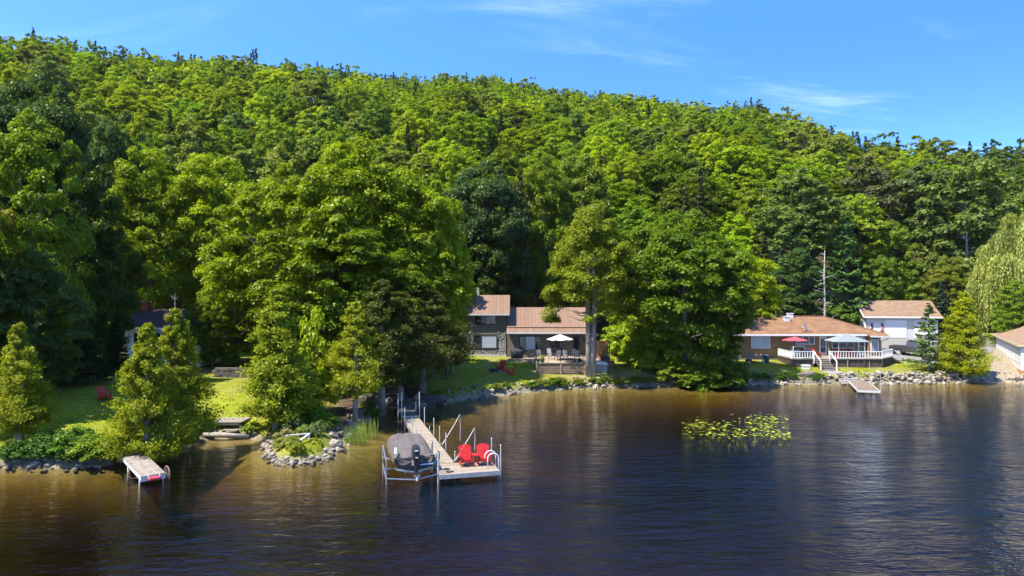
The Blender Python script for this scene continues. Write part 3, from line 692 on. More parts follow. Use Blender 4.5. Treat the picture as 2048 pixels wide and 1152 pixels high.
# ------------------------------------------------------------------ the wooded hillside
CLEAR = [(-38, -20, 60, 74), (-8, 18, 60, 86), (20, 46, 60, 94), (44, 66, 60, 117), (50, 90, 55, 104)]
def landmark(px):
    for lim, s in ((120, 'left of the huge dark maple'), (215, 'above the huge dark maple'), (330, 'above the red chimney'), (470, 'above the roof antenna'),
                   (600, 'above the wide shore cedar'), (740, 'above the bare-trunked cedar'), (880, 'above the dock ramp'), (1010, 'above the grey tower'),
                   (1100, 'above the metal roof'), (1230, 'above the split-trunk cedar'), (1360, 'above the hedge'), (1480, 'above the overhanging tree'),
                   (1600, 'above the brown cottage roof'), (1720, 'above the dead pine trunk'), (1860, 'above the white garage'), (1960, 'above the yellow cedar')):
        if px < lim: return s
    return 'above the willow'
def hillside():
    rng = np.random.default_rng(77)
    pts = []; cell = {}
    def ok(x, y, r):
        cx, cy = int(x//10), int(y//10)
        for i in range(cx-1, cx+2):
            for j in range(cy-1, cy+2):
                for (a, b) in cell.get((i, j), ()):
                    if (a-x)**2+(b-y)**2 < r*r: return False
        return True
    N = 60000
    dd = np.sqrt(rng.uniform(78**2, 560**2, N)); tt = rng.uniform(-.86, .86, N)
    px = CX+F*tt; Dm = np.interp(px, RX, RD)
    base = np.interp(px, [0, 300, 430, 880, 940, 1240, 1300, 1650, 1750, 2200], [68, 76, 88, 78, 92, 94, 92, 96, 122, 124])
    keep = (dd < Dm+22) & (dd > base)
    X = (tt*dd)[keep]; Y = dd[keep]; DM = Dm[keep]; PX = px[keep]
    th = np.array(TREES)
    for x, y, dm, p in zip(X, Y, DM, PX):
        if any(a < x < b and c < y < d for a, b, c, d in CLEAR): continue
        if y < 135 and np.any(np.hypot(th[:, 0]-x, th[:, 1]-y) < th[:, 2]*.85+1.6): continue
        sp = 7.4 if y < 150 else (7.8 if y < 260 else 8.0)
        if not ok(x, y, sp): continue
        cell.setdefault((int(x//10), int(y//10)), []).append((x, y)); pts.append((x, y, (y)/dm, p))
    pts = np.array(pts)
    pts = pts[np.argsort(pts[:, 1])]
    x, y, u, px = pts.T; z = ground(x, y)
    n1 = lump(x, y, 55); n2 = lump(x*1.3+90, y, 30); r = rng.random(len(x)); r2 = rng.random(len(x))
    # what can grow where: bright maples left and centre, greyer poplars right, dark oaks and conifers towards the ridge
    kinds = []; cols = []; names = []
    for i in range(len(x)):
        near_ridge = sstep(.62, .88, u[i])
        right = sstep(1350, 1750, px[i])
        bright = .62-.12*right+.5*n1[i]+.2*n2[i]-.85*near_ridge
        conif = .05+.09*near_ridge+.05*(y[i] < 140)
        if u[i] > .93 and 280 < px[i] < 1330: conif = .5
        if r[i] < conif:
            kinds.append('spruce'); c = np.array([.036, .062, .016])*rng.uniform(.8, 1.35); names.append('conifer_tree')
        elif r[i] < conif+.10+.22*right*(1-near_ridge):
            kinds.append('poplar'); c = np.array([.125, .165, .028])*rng.uniform(.8, 1.15); names.append('poplar_tree')
        else:
            kinds.append('hill'); names.append('maple_tree')
            q = bright+rng.normal()*.34
            if q > .72: c = np.array([.185, .25, .005])
            elif q > .42: c = np.array([.14, .205, .005])
            elif q > .15: c = np.array([.11, .165, .007])
            elif q > -.12: c = np.array([.085, .13, .008])
            else: c = np.array([.058, .09, .009])
            if right > .4 and rng.random() < .35: c = c*np.array([1.06, 1.0, 2.2])
            c = c*rng.uniform(.85, 1.15)
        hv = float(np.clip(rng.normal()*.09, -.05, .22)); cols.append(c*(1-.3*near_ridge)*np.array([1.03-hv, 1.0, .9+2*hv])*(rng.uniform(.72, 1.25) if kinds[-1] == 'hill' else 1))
    cols = np.array(cols)
    R = np.where(np.array(kinds) == 'spruce', rng.uniform(2.0, 3.0, len(x)), rng.uniform(3.7, 7.2, len(x)))
    H = np.where(np.array(kinds) == 'spruce', rng.uniform(13, 19, len(x)), rng.uniform(10.5, 18.5, len(x)))
    H = np.where((np.array(kinds) == 'spruce') & (u > .9), rng.uniform(14, 26, len(x)), H)
    R = np.where((np.array(kinds) == 'spruce') & (u > .9), R*1.25, R)
    H = np.where((np.array(kinds) == 'hill') & (u > .88), H*.8, H)
    H *= np.where(np.array(kinds) == 'poplar', 1.12, 1); R *= np.where(np.array(kinds) == 'poplar', .85, 1)
    # the trees that show largest are things of their own, up to about 300 of a kind
    count = {}; single = np.zeros(len(x), bool); lim = {'hill': 255, 'poplar': 110, 'spruce': 90}
    for i in range(len(x)):
        k = kinds[i]
        if count.get(k, 0) < lim[k] and y[i] < 215: count[k] = count.get(k, 0)+1; single[i] = True
    lab = {}
    for i in np.where(single)[0]:
        c = cols[i]; bri = c[1]
        tone = ('dark green' if bri < .115 else 'mid green' if bri < .17 else 'bright green' if bri < .22 else 'yellow-green') if kinds[i] == 'hill' else ('grey-green' if kinds[i] == 'poplar' else 'blackish green')
        what = {'hill': 'maple', 'poplar': 'poplar', 'spruce': 'conifer'}[kinds[i]]
        row = 'at the slope foot' if y[i] < 108 else 'low on the slope' if y[i] < 130 else 'on the lower slope' if y[i] < 155 else 'halfway up' if y[i] < 185 else 'higher up'
        lab.setdefault((tone, what, row, landmark(px[i])), []).append(i)
    nth = ['leftmost', 'second from left', 'third from left', 'fourth from left', 'fifth from left', 'sixth from left', 'seventh from left']
    for (tone, what, row, lm), ii in lab.items():
        ii = sorted(ii, key=lambda i: px[i])
        for k, i in enumerate(ii):
            s = f'{tone} {what} {row} {lm}'
            if len(ii) > 1: s += f', {nth[min(k, 6)]}' if len(ii) < 8 else ''
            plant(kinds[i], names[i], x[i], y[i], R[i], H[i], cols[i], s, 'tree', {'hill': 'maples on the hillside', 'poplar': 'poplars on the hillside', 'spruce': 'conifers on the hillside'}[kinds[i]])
    # the rest, too small to pick out: one mass of foliage
    tpl = {}
    for k in range(5):
        p, nr, sz, lv, cc, g = broad_pts(300+k, 5, 16, 3.5, 84, 7, .6, rcs=(.12, .12), low=-.35, squash=.75, shell=.7); tpl.setdefault('hill', []).append((p, nr, sz, lv, g, .7, None))
    for k in range(2):
        p, nr, sz, lv, cc, g = broad_pts(320+k, 4.2, 18, 4, 32, 9, .85, rcs=(.19, .16), low=-.5, shell=.4); tpl.setdefault('poplar', []).append((p, nr, sz, lv, g, .7, None))
    for k in range(3):
        p, nr, sz, lv, ax, br, g = cedar_pts(330+k, 3.0, 16, 2, 75, 7, .55, pw=.85, up=.1); tpl.setdefault('spruce', []).append((p, nr, sz, lv, g, .42, ax))
    TV = {k: [(cards(p, nr, sz, g, asp, ax)[0], np.repeat(lv, 4)) for p, nr, sz, lv, g, asp, ax in v] for k, v in tpl.items()}
    R0 = {'hill': (5, 16), 'poplar': (4.2, 18), 'spruce': (3, 16)}
    VV = []; LL = []; CC = []
    for i in np.where(~single)[0]:
        V, lv = TV[kinds[i]][i % len(TV[kinds[i]])]; a = rng.uniform(0, 6.28); c, s = math.cos(a), math.sin(a)
        r0, h0 = R0[kinds[i]]
        q = V*np.array([R[i]/r0, R[i]/r0, H[i]/h0])
        q = np.stack([q[:, 0]*c-q[:, 1]*s+x[i], q[:, 0]*s+q[:, 1]*c+y[i], q[:, 2]+z[i]], 1)
        VV.append(q); LL.append(lv); CC.append(np.tile([*(cols[i]*1.15), 1], (len(V), 1)))
    VV = np.vstack(VV)
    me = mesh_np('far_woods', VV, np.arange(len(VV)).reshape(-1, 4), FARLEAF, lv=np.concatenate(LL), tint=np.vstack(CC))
    o = bpy.data.objects.new('far_woods', me); COL.objects.link(o)
    tag(o, 'dense far woods of mixed trees covering the upper hillside to the ridge', 'woods', kind='stuff')
hillside()

# ------------------------------------------------------------------ thin haze added to lift the far darks
def haze():
    m = bpy.data.materials.new('haze_air'); m.use_nodes = True; nt = m.node_tree; n = nt.nodes; n.clear()
    out = n.new('ShaderNodeOutputMaterial'); v = n.new('ShaderNodeVolumePrincipled')
    v.inputs['Color'].default_value = (.86, .92, 1, 1); v.inputs['Density'].default_value = HAZE; v.inputs['Anisotropy'].default_value = .2
    nt.links.new(v.outputs[0], out.inputs['Volume'])
    b = MB(); b.box(-1000, 1000, -320, 1000, -12, 260)
    tag(obj('haze', b, m), 'thin added haze in front of the far ridge', 'haze', kind='stuff')
HAZE = .00004
haze()
# ------------------------------------------------------------------ materials of built things
WHITE = M('white_paint', (.66, .66, .64), (.56, .56, .54), scale=3, rough=.5)
WHITE2 = M('white_siding', (.72, .71, .68), (.63, .62, .59), scale=2, rough=.6)
GREYTRIM = M('pale_grey', (.50, .49, .47), (.43, .42, .40), scale=2, rough=.6)  # trim grey; also the shade painted on the garage front
TAUPE = M('taupe_siding', (.14, .117, .085), (.115, .097, .07), scale=3, rough=.75)
DARKTRIM = M('dark_trim', (.035, .028, .024), (.022, .018, .016), scale=5, rough=.45)
METALROOF = M('brown_metal', (.205, .125, .08), (.175, .106, .068), scale=2, rough=.55, spec=.3)
SHINGLE = M('brown_shingle', (.22, .118, .058), (.145, .074, .037), scale=1.1, rough=.95, bump=.02, stretch=(1, 1, 2.5), bscale=22)
SHINGLE2 = M('tan_shingle', (.22, .14, .085), (.155, .095, .058), scale=1.6, rough=.95, bump=.02, bscale=22)
SHINGLE3 = M('dark_shingle', (.055, .035, .033), (.035, .022, .022), scale=2, rough=.95, bump=.02, bscale=22)
WOODB = M('brown_boards', (.33, .185, .068), (.21, .115, .042), scale=3, rough=.75, stretch=(.35, 1, 4))
DECKW = M('deck_wood', (.34, .27, .19), (.22, .165, .11), scale=3, rough=.8, stretch=(1, 1, 1))
OLDW = M('old_boards', (.22, .155, .10), (.13, .085, .056), scale=3, rough=.85, stretch=(.5, 3, 3))
DOCKW = M('dock_planks', (.30, .245, .175), (.185, .148, .105), scale=5, rough=.8, bump=.006)
GREYW = M('weathered_planks', (.27, .23, .18), (.15, .125, .095), scale=5, rough=.9, bump=.006)
DARKW = M('dark_planks', (.095, .09, .085), (.05, .047, .044), scale=4, rough=.9)
STAIN = M('dark_stain', (.085, .06, .045), (.05, .036, .028), scale=3, rough=.8)
ORANGEW = M('orange_boards', (.40, .16, .055), (.30, .11, .04), scale=3, rough=.7)
STONE = M('shore_stone', (.33, .28, .205), (.12, .10, .075), scale=2.2, rough=.9, bump=.03, lo=.38, hi=.62)
STONED = M('dark_stone', (.17, .145, .115), (.07, .058, .045), scale=2.5, rough=.9, bump=.03)
RUBBLE = M('rubble_stone', (.42, .40, .36), (.14, .125, .11), scale=9, rough=.9, bump=.02, detail=2, lo=.42, hi=.58)
CONC = M('concrete', (.40, .39, .36), (.31, .30, .28), scale=3, rough=.9, bump=.005)
SLAB = M('pale_slab', (.34, .32, .28), (.26, .24, .21), scale=3, rough=.9, bump=.01)
GRAVEL = M('gravel', (.17, .16, .145), (.13, .12, .11), scale=2.5, rough=.95, bump=.02, bscale=30)
SAND = M('sandy_fill', (.25, .20, .13), (.18, .14, .095), scale=2, rough=.95, bump=.02, bscale=25)
ALU = M('aluminium', (.42, .43, .44), (.32, .32, .34), scale=6, rough=.38, metal=.85)
PIPE = M('galvanised_pipe', (.55, .54, .51), (.40, .39, .36), scale=8, rough=.5, metal=.3)
RED = M('red_plastic', (.46, .016, .012), (.38, .012, .010), scale=5, rough=.45, spec=.4)
PINKRED = M('faded_red_cloth', (.50, .06, .075), (.44, .045, .06), scale=3, rough=.8)
COVER = M('boat_cover', (.115, .095, .085), (.075, .062, .056), scale=2.2, rough=.85, bump=.03)
NAVY = M('navy_hull', (.012, .013, .022), (.02, .02, .032), scale=4, rough=.22, spec=.6)
BLACK = M('black_gloss', (.012, .012, .013), (.02, .02, .021), scale=5, rough=.28, spec=.6)
BLACKM = M('black_matt', (.02, .02, .02), (.032, .03, .03), scale=4, rough=.7)
GREYCL = M('grey_cloth', (.17, .19, .19), (.14, .16, .16), scale=3, rough=.85)
CANV = M('white_canvas', (.80, .80, .78), (.72, .72, .70), scale=3, rough=.85)
BEIGECL = M('beige_sling', (.50, .46, .40), (.42, .38, .33), scale=4, rough=.85)
TUBW = M('tub_panel', (.30, .285, .26), (.24, .23, .21), scale=3, rough=.6)
BRICK = M('red_brick', (.36, .075, .05), (.24, .05, .035), scale=6, rough=.9)
TRUCK = M('truck_paint', (.085, .08, .072), (.075, .07, .064), scale=3, rough=.25, metal=.5, spec=.5)
TYRE = M('tyre', (.015, .015, .015), (.022, .022, .022), scale=9, rough=.85)
BARREL = M('green_plastic', (.02, .055, .035), (.015, .04, .028), scale=4, rough=.5)
RUSTW = M('old_iron', (.20, .13, .08), (.10, .065, .045), scale=8, rough=.85)
FLOWER = M('pink_print', (.60, .16, .16), (.66, .6, .58), scale=11, rough=.9, lo=.45, hi=.55, detail=1)
TERRA = M('terracotta', (.30, .13, .07), (.22, .09, .05), scale=5, rough=.85)
def glass_mat():
    m = bpy.data.materials.new('window_glass'); m.use_nodes = True; MATS['window_glass'] = m
    p = m.node_tree.nodes['Principled BSDF']; p.inputs['Base Color'].default_value = (.018, .022, .026, 1)
    p.inputs['Roughness'].default_value = .03; p.inputs['IOR'].default_value = 1.52; p.inputs['Specular IOR Level'].default_value = .9
    return m
GLASS = glass_mat()
PALEPANE = M('pale_pane', (.34, .36, .38), (.28, .30, .33), scale=2, rough=.3, stretch=(.1, 1, 6), spec=.9)  # pale pane colour, also stands in for reflected sky

# ------------------------------------------------------------------ stones along the shores
STONES = []
def make_stones():
    import bmesh
    for k in range(9):
        rng = np.random.default_rng(400+k); bm = bmesh.new(); bmesh.ops.create_icosphere(bm, subdivisions=2, radius=1)
        pl = [(unit(rng.normal(size=3)), rng.uniform(.55, .85)) for _ in range(9)]
        for v in bm.verts:
            c = np.array(v.co)
            for nrm, dd in pl:
                e = c.dot(nrm)-dd
                if e > 0: c = c-nrm*e*.85
            v.co = Vector(c*np.array([1, .8+.3*rng.random()*0, .68]))*(1+rng.normal()*.02)
        me = bpy.data.meshes.new('stone'); bm.to_mesh(me); bm.free(); me.materials.append(STONE if k < 6 else STONED); STONES.append(me)
make_stones()
def bank(name, label, pts, n, size, lift, seed, dark=.3, width=1.1, cat='rock bank', hmax=.75):
    """loose stones heaped along a line of shore points (x, y); every stone is a part"""
    rng = np.random.default_rng(seed); pts = np.array(pts)
    c = pts.mean(0); root = thing(name, (c[0], c[1], 0), label, cat)
    seg = np.hypot(*(pts[1:]-pts[:-1]).T); cum = np.concatenate([[0], np.cumsum(seg)])
    for i in range(n):
        q = rng.uniform(0, cum[-1]); j = min(np.searchsorted(cum, q, 'right')-1, len(seg)-1); f = (q-cum[j])/seg[j]
        a = pts[j]*(1-f)+pts[j+1]*f; t = (pts[j+1]-pts[j])/seg[j]; nn = np.array([-t[1], t[0]])
        w = rng.uniform(-.25, width); p = a+nn*w
        s = size*rng.choice([.55, .75, 1, 1.3, 1.8], p=[.2, .3, .3, .15, .05])*rng.uniform(.85, 1.15)
        z = gz(p[0], p[1]); z = max(z, -.12)+lift*math.sin(min(max(w, 0)/width, 1)*math.pi*.75)*rng.random()
        k = int(rng.integers(6, 9)) if rng.random() < dark else int(rng.integers(0, 6))
        o = bpy.data.objects.new('stone', STONES[k]); COL.objects.link(o); o.parent = root
        o.location = (p[0]-c[0], p[1]-c[1], z+s*.18); o.scale = (s*rng.uniform(.8, 1.3), s*rng.uniform(.8, 1.2), s*rng.uniform(.75, 1.15))
        o.rotation_euler = (rng.normal()*.3, rng.normal()*.3, rng.uniform(0, 6.28))
    return root
def shore_between(a, b):
    P_ = [SHORE[i] for i, (px, py) in enumerate(SHORE_PX) if a <= px <= b]; return P_
bank('stone_bank', 'light stones heaped round the tip of the small grassy point', shore_between(529, 686), 140, .155, .06, 1, dark=.35, width=.3)
bank('stone_bank', 'dark mossy stones along the left bank under the leafy plants', shore_between(-200, 226), 60, .15, .04, 2, dark=.8, width=.6)
bank('stone_bank', 'stones between the wheeled dock and the log', shore_between(225, 431), 70, .22, .1, 3, dark=.5, width=.8)
bank('stone_bank', 'pale stones below the dry lawn of the grey house', shore_between(850, 1361), 240, .165, .14, 4, dark=.35, width=1.5)
bank('stone_bank', 'stones in shade along the cove beside the dock ramp', shore_between(684, 851), 80, .25, .1, 5, dark=.55, width=1.0)
bank('stone_bank', 'stones left of the right dock below the brown cottage', shore_between(1419, 1681), 190, .19, .18, 6, dark=.35, width=1.1)
bank('stone_wall', 'tall pale stone bank right of the right dock, up to the yellow cedar', shore_between(1679, 1931), 290, .215, .45, 7, dark=.2, width=1.2)
bank('stone_bank', 'few stones at the far right shore beside the retaining edge', shore_between(1929, 2060), 40, .22, .1, 8, dark=.5, width=.6)
def boulder(p, s, label, k=7, rz=.4, group=None):
    o = bpy.data.objects.new('boulder', STONES[k]); COL.objects.link(o)
    o.location = (p[0], p[1], p[2]+s[2]*.35); o.scale = s; o.rotation_euler = (.1, -.08, rz); tag(o, label, 'boulder', group)
boulder(G(790, 812), (1.0, .9, .8), 'big dark boulder under the leaning pale trunk', 7)
boulder(G(862, 806), (1.9, 1.0, .75), 'wide weathered boulder right of the dock ramp at the water', 6, -.5)
boulder(G(733, 806), (.85, .7, .85), 'grey rounded boulder behind the bare double trunk', 6, .2)
boulder(G(752, 812), (.75, .6, .7), 'pale grey boulder beside the bare double trunk', 8, 1.2)
boulder(G(1613, 752), (1.05, .7, .55), 'grey boulder lying in the shade on the brown cottage lawn', 6, .1)
boulder(G(42, 925), (.42, .4, .38), 'round brown stone at the waterline of the left bank', 7, .7)
boulder(G(672, 893), (.5, .4, .38), 'largest white stone on the right side of the grassy point', 2, .7)

# ------------------------------------------------------------------ shared small builders
def window(parent, x0, x1, y, z0, z1, splits=(), frame=None, fw=.07, pane=None, name='window', sill=True):
    """framed window on a wall facing -y; frame bars, then one pane per light"""
    frame = frame or WHITE; b = MB()
    b.box(x0, x1, y-.05, y+.02, z0, z0+fw); b.box(x0, x1, y-.05, y+.02, z1-fw, z1)
    b.box(x0, x0+fw, y-.05, y+.02, z0+fw, z1-fw); b.box(x1-fw, x1, y-.05, y+.02, z0+fw, z1-fw)
    xs = [x0+fw]+[x0+(x1-x0)*s for s in splits]+[x1-fw]
    for s in xs[1:-1]: b.box(s-fw*.4, s+fw*.4, y-.045, y+.02, z0+fw, z1-fw)
    w = obj(name, b, frame, parent)
    for i, (a, c) in enumerate(zip(xs[:-1], xs[1:])):
        q = MB(); q.box(a, c, y-.018, y+.01, z0+fw, z1-fw)
        mat = pane[i] if pane else GLASS
        obj('pane', q, mat, w)
    return w
def boards_wall(parent, x0, x1, y, z0, z1, mat, h=.2, name='wall', back=.14, holes=()):
    """lap siding: each board proud of the one above"""
    b = MB(); b.box(x0, x1, y+.03, y+back, z0, z1); w = obj(name, b, mat, parent)
    z = z0
    while z < z1-.02:
        q = MB(); t = min(z+h-.012, z1)
        q.add([(x0, y, z), (x1, y, z), (x1, y+.03, z), (x0, y+.03, z), (x0, y+.018, t), (x1, y+.018, t), (x1, y+.031, t), (x0, y+.031, t)],
              [(0, 1, 5, 4), (1, 2, 6, 5), (2, 3, 7, 6), (3, 0, 4, 7), (4, 5, 6, 7), (3, 2, 1, 0)])
        obj('board', q, mat, w); z += h
    return w
def slab_poly(b, top, th):
    """roof sheet: polygon of 3D points given thickness th downwards"""
    n = len(top); lo = [(x, y, z-th) for x, y, z in top]
    return b.add(list(top)+lo, [tuple(range(n)), tuple(reversed(range(n, 2*n)))]+[(i, i+n, (i+1) % n+n, (i+1) % n) for i in range(n)])
def umbrella(name, loc, r, hz, rise, mat, label, pole_mat, sides=8):
    root = thing(name, loc, label, 'umbrella')
    b = MB(); vs = [(0, 0, hz+rise)]; fs = []
    m = sides*2
    for i in range(m):
        a = 2*math.pi*i/m; k = 1 if i % 2 == 0 else .955
        vs.append((math.cos(a)*r*k, math.sin(a)*r*k, hz-(0 if i % 2 == 0 else .0)+(.06 if i % 2 else 0)))
    for i in range(m): fs.append((0, 1+i, 1+(i+1) % m))
    n = len(vs); vs += [(x, y, z-.02) for x, y, z in vs]; fs += [tuple(reversed([j+n for j in f])) for f in fs]
    fs += [(1+i, 1+i+n, 1+(i+1) % m+n, 1+(i+1) % m) for i in range(m)]
    b.add(vs, fs); obj('canopy', b, mat, root, world=False)
    for i in range(sides):
        a = 2*math.pi*i/sides; q = MB(); q.beam((0, 0, hz+rise-.06), (math.cos(a)*r*.97, math.sin(a)*r*.97, hz-.035), .025, .02); obj('rib', q, pole_mat, root, world=False)
    b = MB(); b.tube([(0, 0, .05), (0, 0, hz+rise+.12)], .026, 8); obj('pole', b, pole_mat, root, world=False)
    b = MB(); b.tube([(0, 0, 0), (0, 0, .06), (0, 0, .065), (0, 0, .2)], [.28, .26, .05, .05], 14); obj('base', b, BLACKM, root, world=False)
    return root
ADK = None
def adirondack(loc, rz, label, group=None, mat=None):
    """slatted garden chair; faces local -y"""
    global ADK
    if ADK is not None:
        return copy_tree(ADK, loc, rz, label, group)
    r = thing('adirondack_chair', (0, 0, 0), label, 'garden chair', group)
    for i in range(6):
        t = i/5; y0 = -.30+.52*t; z0 = .37-.14*t
        b = MB(); m = Matrix.Translation((0, y0, z0)) @ Matrix.Rotation(-.27, 4, 'X'); b.box(-.265, .265, -.047, .047, -.011, .011, m); obj('seat_slat', b, RED, r, world=False)
    for i in range(7):
        u = (i-3)/3; b = MB(); top = .80*(1-.13*u*u)+.02
        m = Matrix.Translation((u*.225, .23, .20)) @ Matrix.Rotation(-.42, 4, 'X') @ Matrix.Rotation(u*.085, 4, 'Y')
        b.box(-.037, .037, -.011, .011, 0, top, m); obj('back_slat', b, RED, r, world=False)
    for s in (-1, 1):
        b = MB(); b.prism([(-.42, .545), (.30, .50), (.30, .525), (-.42, .57)], 'x', s*.36-.075, s*.36+.075)
        obj('armrest', b, RED, r, world=False)
        b = MB(); b.box(s*.32-.018, s*.32+.018, -.35, -.23, 0, .55); obj('front_leg', b, RED, r, world=False)
        b = MB(); b.prism([(-.36, .22), (-.36, .36), (.52, .07), (.50, 0), (.38, 0)], 'x', s*.285-.017, s*.285+.017); obj('rear_leg', b, RED, r, world=False)
    b = MB(); b.box(-.30, .30, -.365, -.345, .22, .37); obj('apron', b, RED, r, world=False)
    for z, y, w in ((.30, .30, .29), (.62, .44, .27)):
        b = MB(); b.box(-w, w, y, y+.022, z, z+.07); obj('back_rail', b, RED, r, world=False)
    ADK = r; r.location = loc; r.rotation_euler = (0, 0, rz); return r

# ------------------------------------------------------------------ the long dock
DO = Vector((-3.99, 34.48, 0)); DU = Vector((.963, .27, 0)); DV = Vector((-.27, .963, 0)); DZ = .42
DROT = math.atan2(.27, .963)
def dk(u, v, z=0): return DO+DU*u+DV*v+Vector((0, 0, z))
def dockm(u, v, z=0): return Matrix.Translation(dk(u, v, z)) @ Matrix.Rotation(DROT, 4, 'Z')
def build_dock():
    R_ = thing('long_dock', tuple(dk(.55, 6)), 'long pale wooden L-shaped dock with a grey ramp to the shore', 'dock')
    rng = random.Random(4)
    protos = {}
    def plank(u0, u1, v0, v1, z, mat, par):
        b = MB(); b.box(u0, u1, v0, v1, z-.04, z+rng.uniform(-.004, .004), dockm(0, 0)); return obj('plank', b, mat, par)
    def deck(name, mat): b = MB(); return b
    # walkway
    b = MB()
    for u in (.035, 1.065): b.box(u-.03, u+.03, 0, 13.05, DZ-.21, DZ-.045, dockm(0, 0))
    for v in (2.2, 4.4, 6.6, 8.8, 11): b.box(.07, 1.03, v-.03, v+.03, DZ-.2, DZ-.05, dockm(0, 0))
    wf = obj('walkway', b, GREYW, R_)
    v = .02; k = 0
    while v < 13.0:
        w = .138
        plank(-.005+rng.uniform(-.006, .006), 1.105+rng.uniform(-.006, .006), v, v+w, DZ, DOCKW, wf)
        v += w+(.009 if k % 16 else .035); k += 1
    # end platform, boards lengthwise
    b = MB()
    for vv in (-2.08, -1.1, -.06): b.box(0, 2.95, vv-.03, vv+.03, DZ-.22, DZ-.045, dockm(0, 0))
    for u in (.03, 1.5, 2.92): b.box(u-.03, u+.03, -2.05, -.09, DZ-.22, DZ-.045, dockm(0, 0))
    pf = obj('platform', b, GREYW, R_)
    v = -2.12
    while v < -.1:
        plank(-.01, 2.96+rng.uniform(-.01, .01), v, v+.138, DZ, DOCKW, pf); v += .148
    b = MB(); b.box(-.02, 2.98, -2.16, -2.125, DZ-.2, DZ+.012, dockm(0, 0)); obj('edge_rail', b, ALU, R_)
    # ramp of dark old planks
    rot = dockm(0, 13.12)
    def ramp(u, v, dz=0): return rot @ Vector((u, v, DZ+.06+.04*v+dz))
    b = MB()
    for u in (.03, 1.07): b.beam(ramp(u, 0, -.1), ramp(u, 7.3, -.1), .06, .14)
    rf = obj('ramp', b, DARKW, R_)
    for i in range(50):
        v = .05+i*.146
        b = MB(); b.beam(ramp(-.01, v+.07), ramp(1.11, v+.07), .137, .035); obj('plank', b, DARKW, rf)
    b = MB(); b.beam(ramp(-.08, -.02, .03), ramp(1.18, -.02, .03), .09, .09); obj('hinge_bar', b, ALU, R_)
    # posts
    posts = [(-.06, 15.6, 1.1), (-.06, 13.3, 1.65), (-.06, 11.5, .95), (-.06, 9.2, .3), (-.06, 7.6, .95), (-.06, 5.9, .7), (-.06, 4.2, .75), (-.06, .2, 1.0), (-.06, -1.9, .95),
             (1.17, 15.2, .6), (1.17, 13.3, 1.65), (1.17, 10.9, 1.0), (1.17, 8.7, .2), (1.17, 7.0, 1.0), (1.17, 4.9, .9), (1.17, 2.9, .9), (1.17, .25, .5), (3.02, -.1, 1.15), (3.02, -1.95, 1.2)]
    for u, v, h in posts:
        z = DZ if v < 13.2 else DZ+.06+.04*(v-13.1)
        b = MB(); b.tube([dk(u, v, -1.6), dk(u, v, z+h)], .028, 7); p = obj('post', b, PIPE, R_)
        b = MB(); b.tube([dk(u, v, z+h), dk(u, v, z+h+.035)], .034, 7); obj('cap', b, WHITE, p)
        if v < 13.0:
            b = MB(); b.tube([dk(u, v, z-.17), dk(u, v, z+.03)], .042, 7); obj('bracket', b, ALU, p)
    # swim ladder hoops
    ld = thing('swim_ladder', tuple(dk(2.75, -1.0, DZ)), 'white tube swim ladder with two hoops at the dock end', 'ladder')
    for v in (-.72, -1.32):
        pts = [dk(2.52, v, DZ), dk(2.52, v, DZ+.42)]+[dk(2.80-.28*math.cos(a), v, DZ+.42+.26*math.sin(a)) for a in np.linspace(.3, math.pi-.3, 7)]+[dk(3.08, v, DZ+.42), dk(3.08, v, -.9)]
        b = MB(); b.tube(pts, .028, 7); obj('hoop', b, WHITE, ld, smooth=True)
    for z in (-.1, -.4, .2):
        b = MB(); b.tube([dk(3.08, -.72, z), dk(3.08, -1.32, z)], .022, 6); obj('rung', b, WHITE, ld)
    # mooring whips
    for (v, tip, end, lab) in ((4.0, 2.14, .64, 'long bent mooring whip farther from the red chairs'), (.15, 2.1, .95, 'mooring whip standing right behind the left red chair')):
        w = thing('mooring_whip', tuple(dk(1.12, v, DZ)), lab, 'mooring rod', 'mooring whips on the dock')
        b = MB(); b.tube([dk(1.12, v, DZ), dk(1.42, v+.02, DZ+.47), dk(1.85, v+.05, DZ+1.12), dk(2.2, v+.08, tip)], [.028, .022, .017, .013], 6); obj('rod', b, WHITE, w)
        b = MB(); b.tube([dk(2.2, v+.08, tip), dk(2.22, v+.08, (tip+end)/2), dk(2.21, v+.08, end)], [.008, .02, .022], 5); obj('rope', b, PIPE, w)
        b = MB(); b.box(-.07, .07, -.07, .07, 0, .12, dockm(1.12, v, DZ)); obj('base_plate', b, ALU, w)
    # cleats and a coil of rope
    rp = MB()
    for i in range(40): pass
    pts = [dk(.55+.17*math.cos(a)*(1+.05*i/40), -1.75+.13*math.sin(a), DZ+.02+.001*i) for i, a in enumerate(np.linspace(0, 12, 40))]
    rp.tube(pts+[dk(.35, -1.9, DZ+.02), dk(.05, -1.95, DZ+.02)], .012, 5); o = obj('mooring_rope', rp, BLACKM); tag(o, 'dark coil of rope lying on the front of the dock platform', 'rope')
    adirondack(tuple(dk(1.58, -.66, DZ)), DROT-.03, 'left red slatted chair on the dock platform, nearest the walkway', 'red chairs on the dock')
    adirondack(tuple(dk(2.47, -.70, DZ)), DROT-.10, 'right red slatted chair on the dock platform beside the ladder', 'red chairs on the dock')
build_dock()

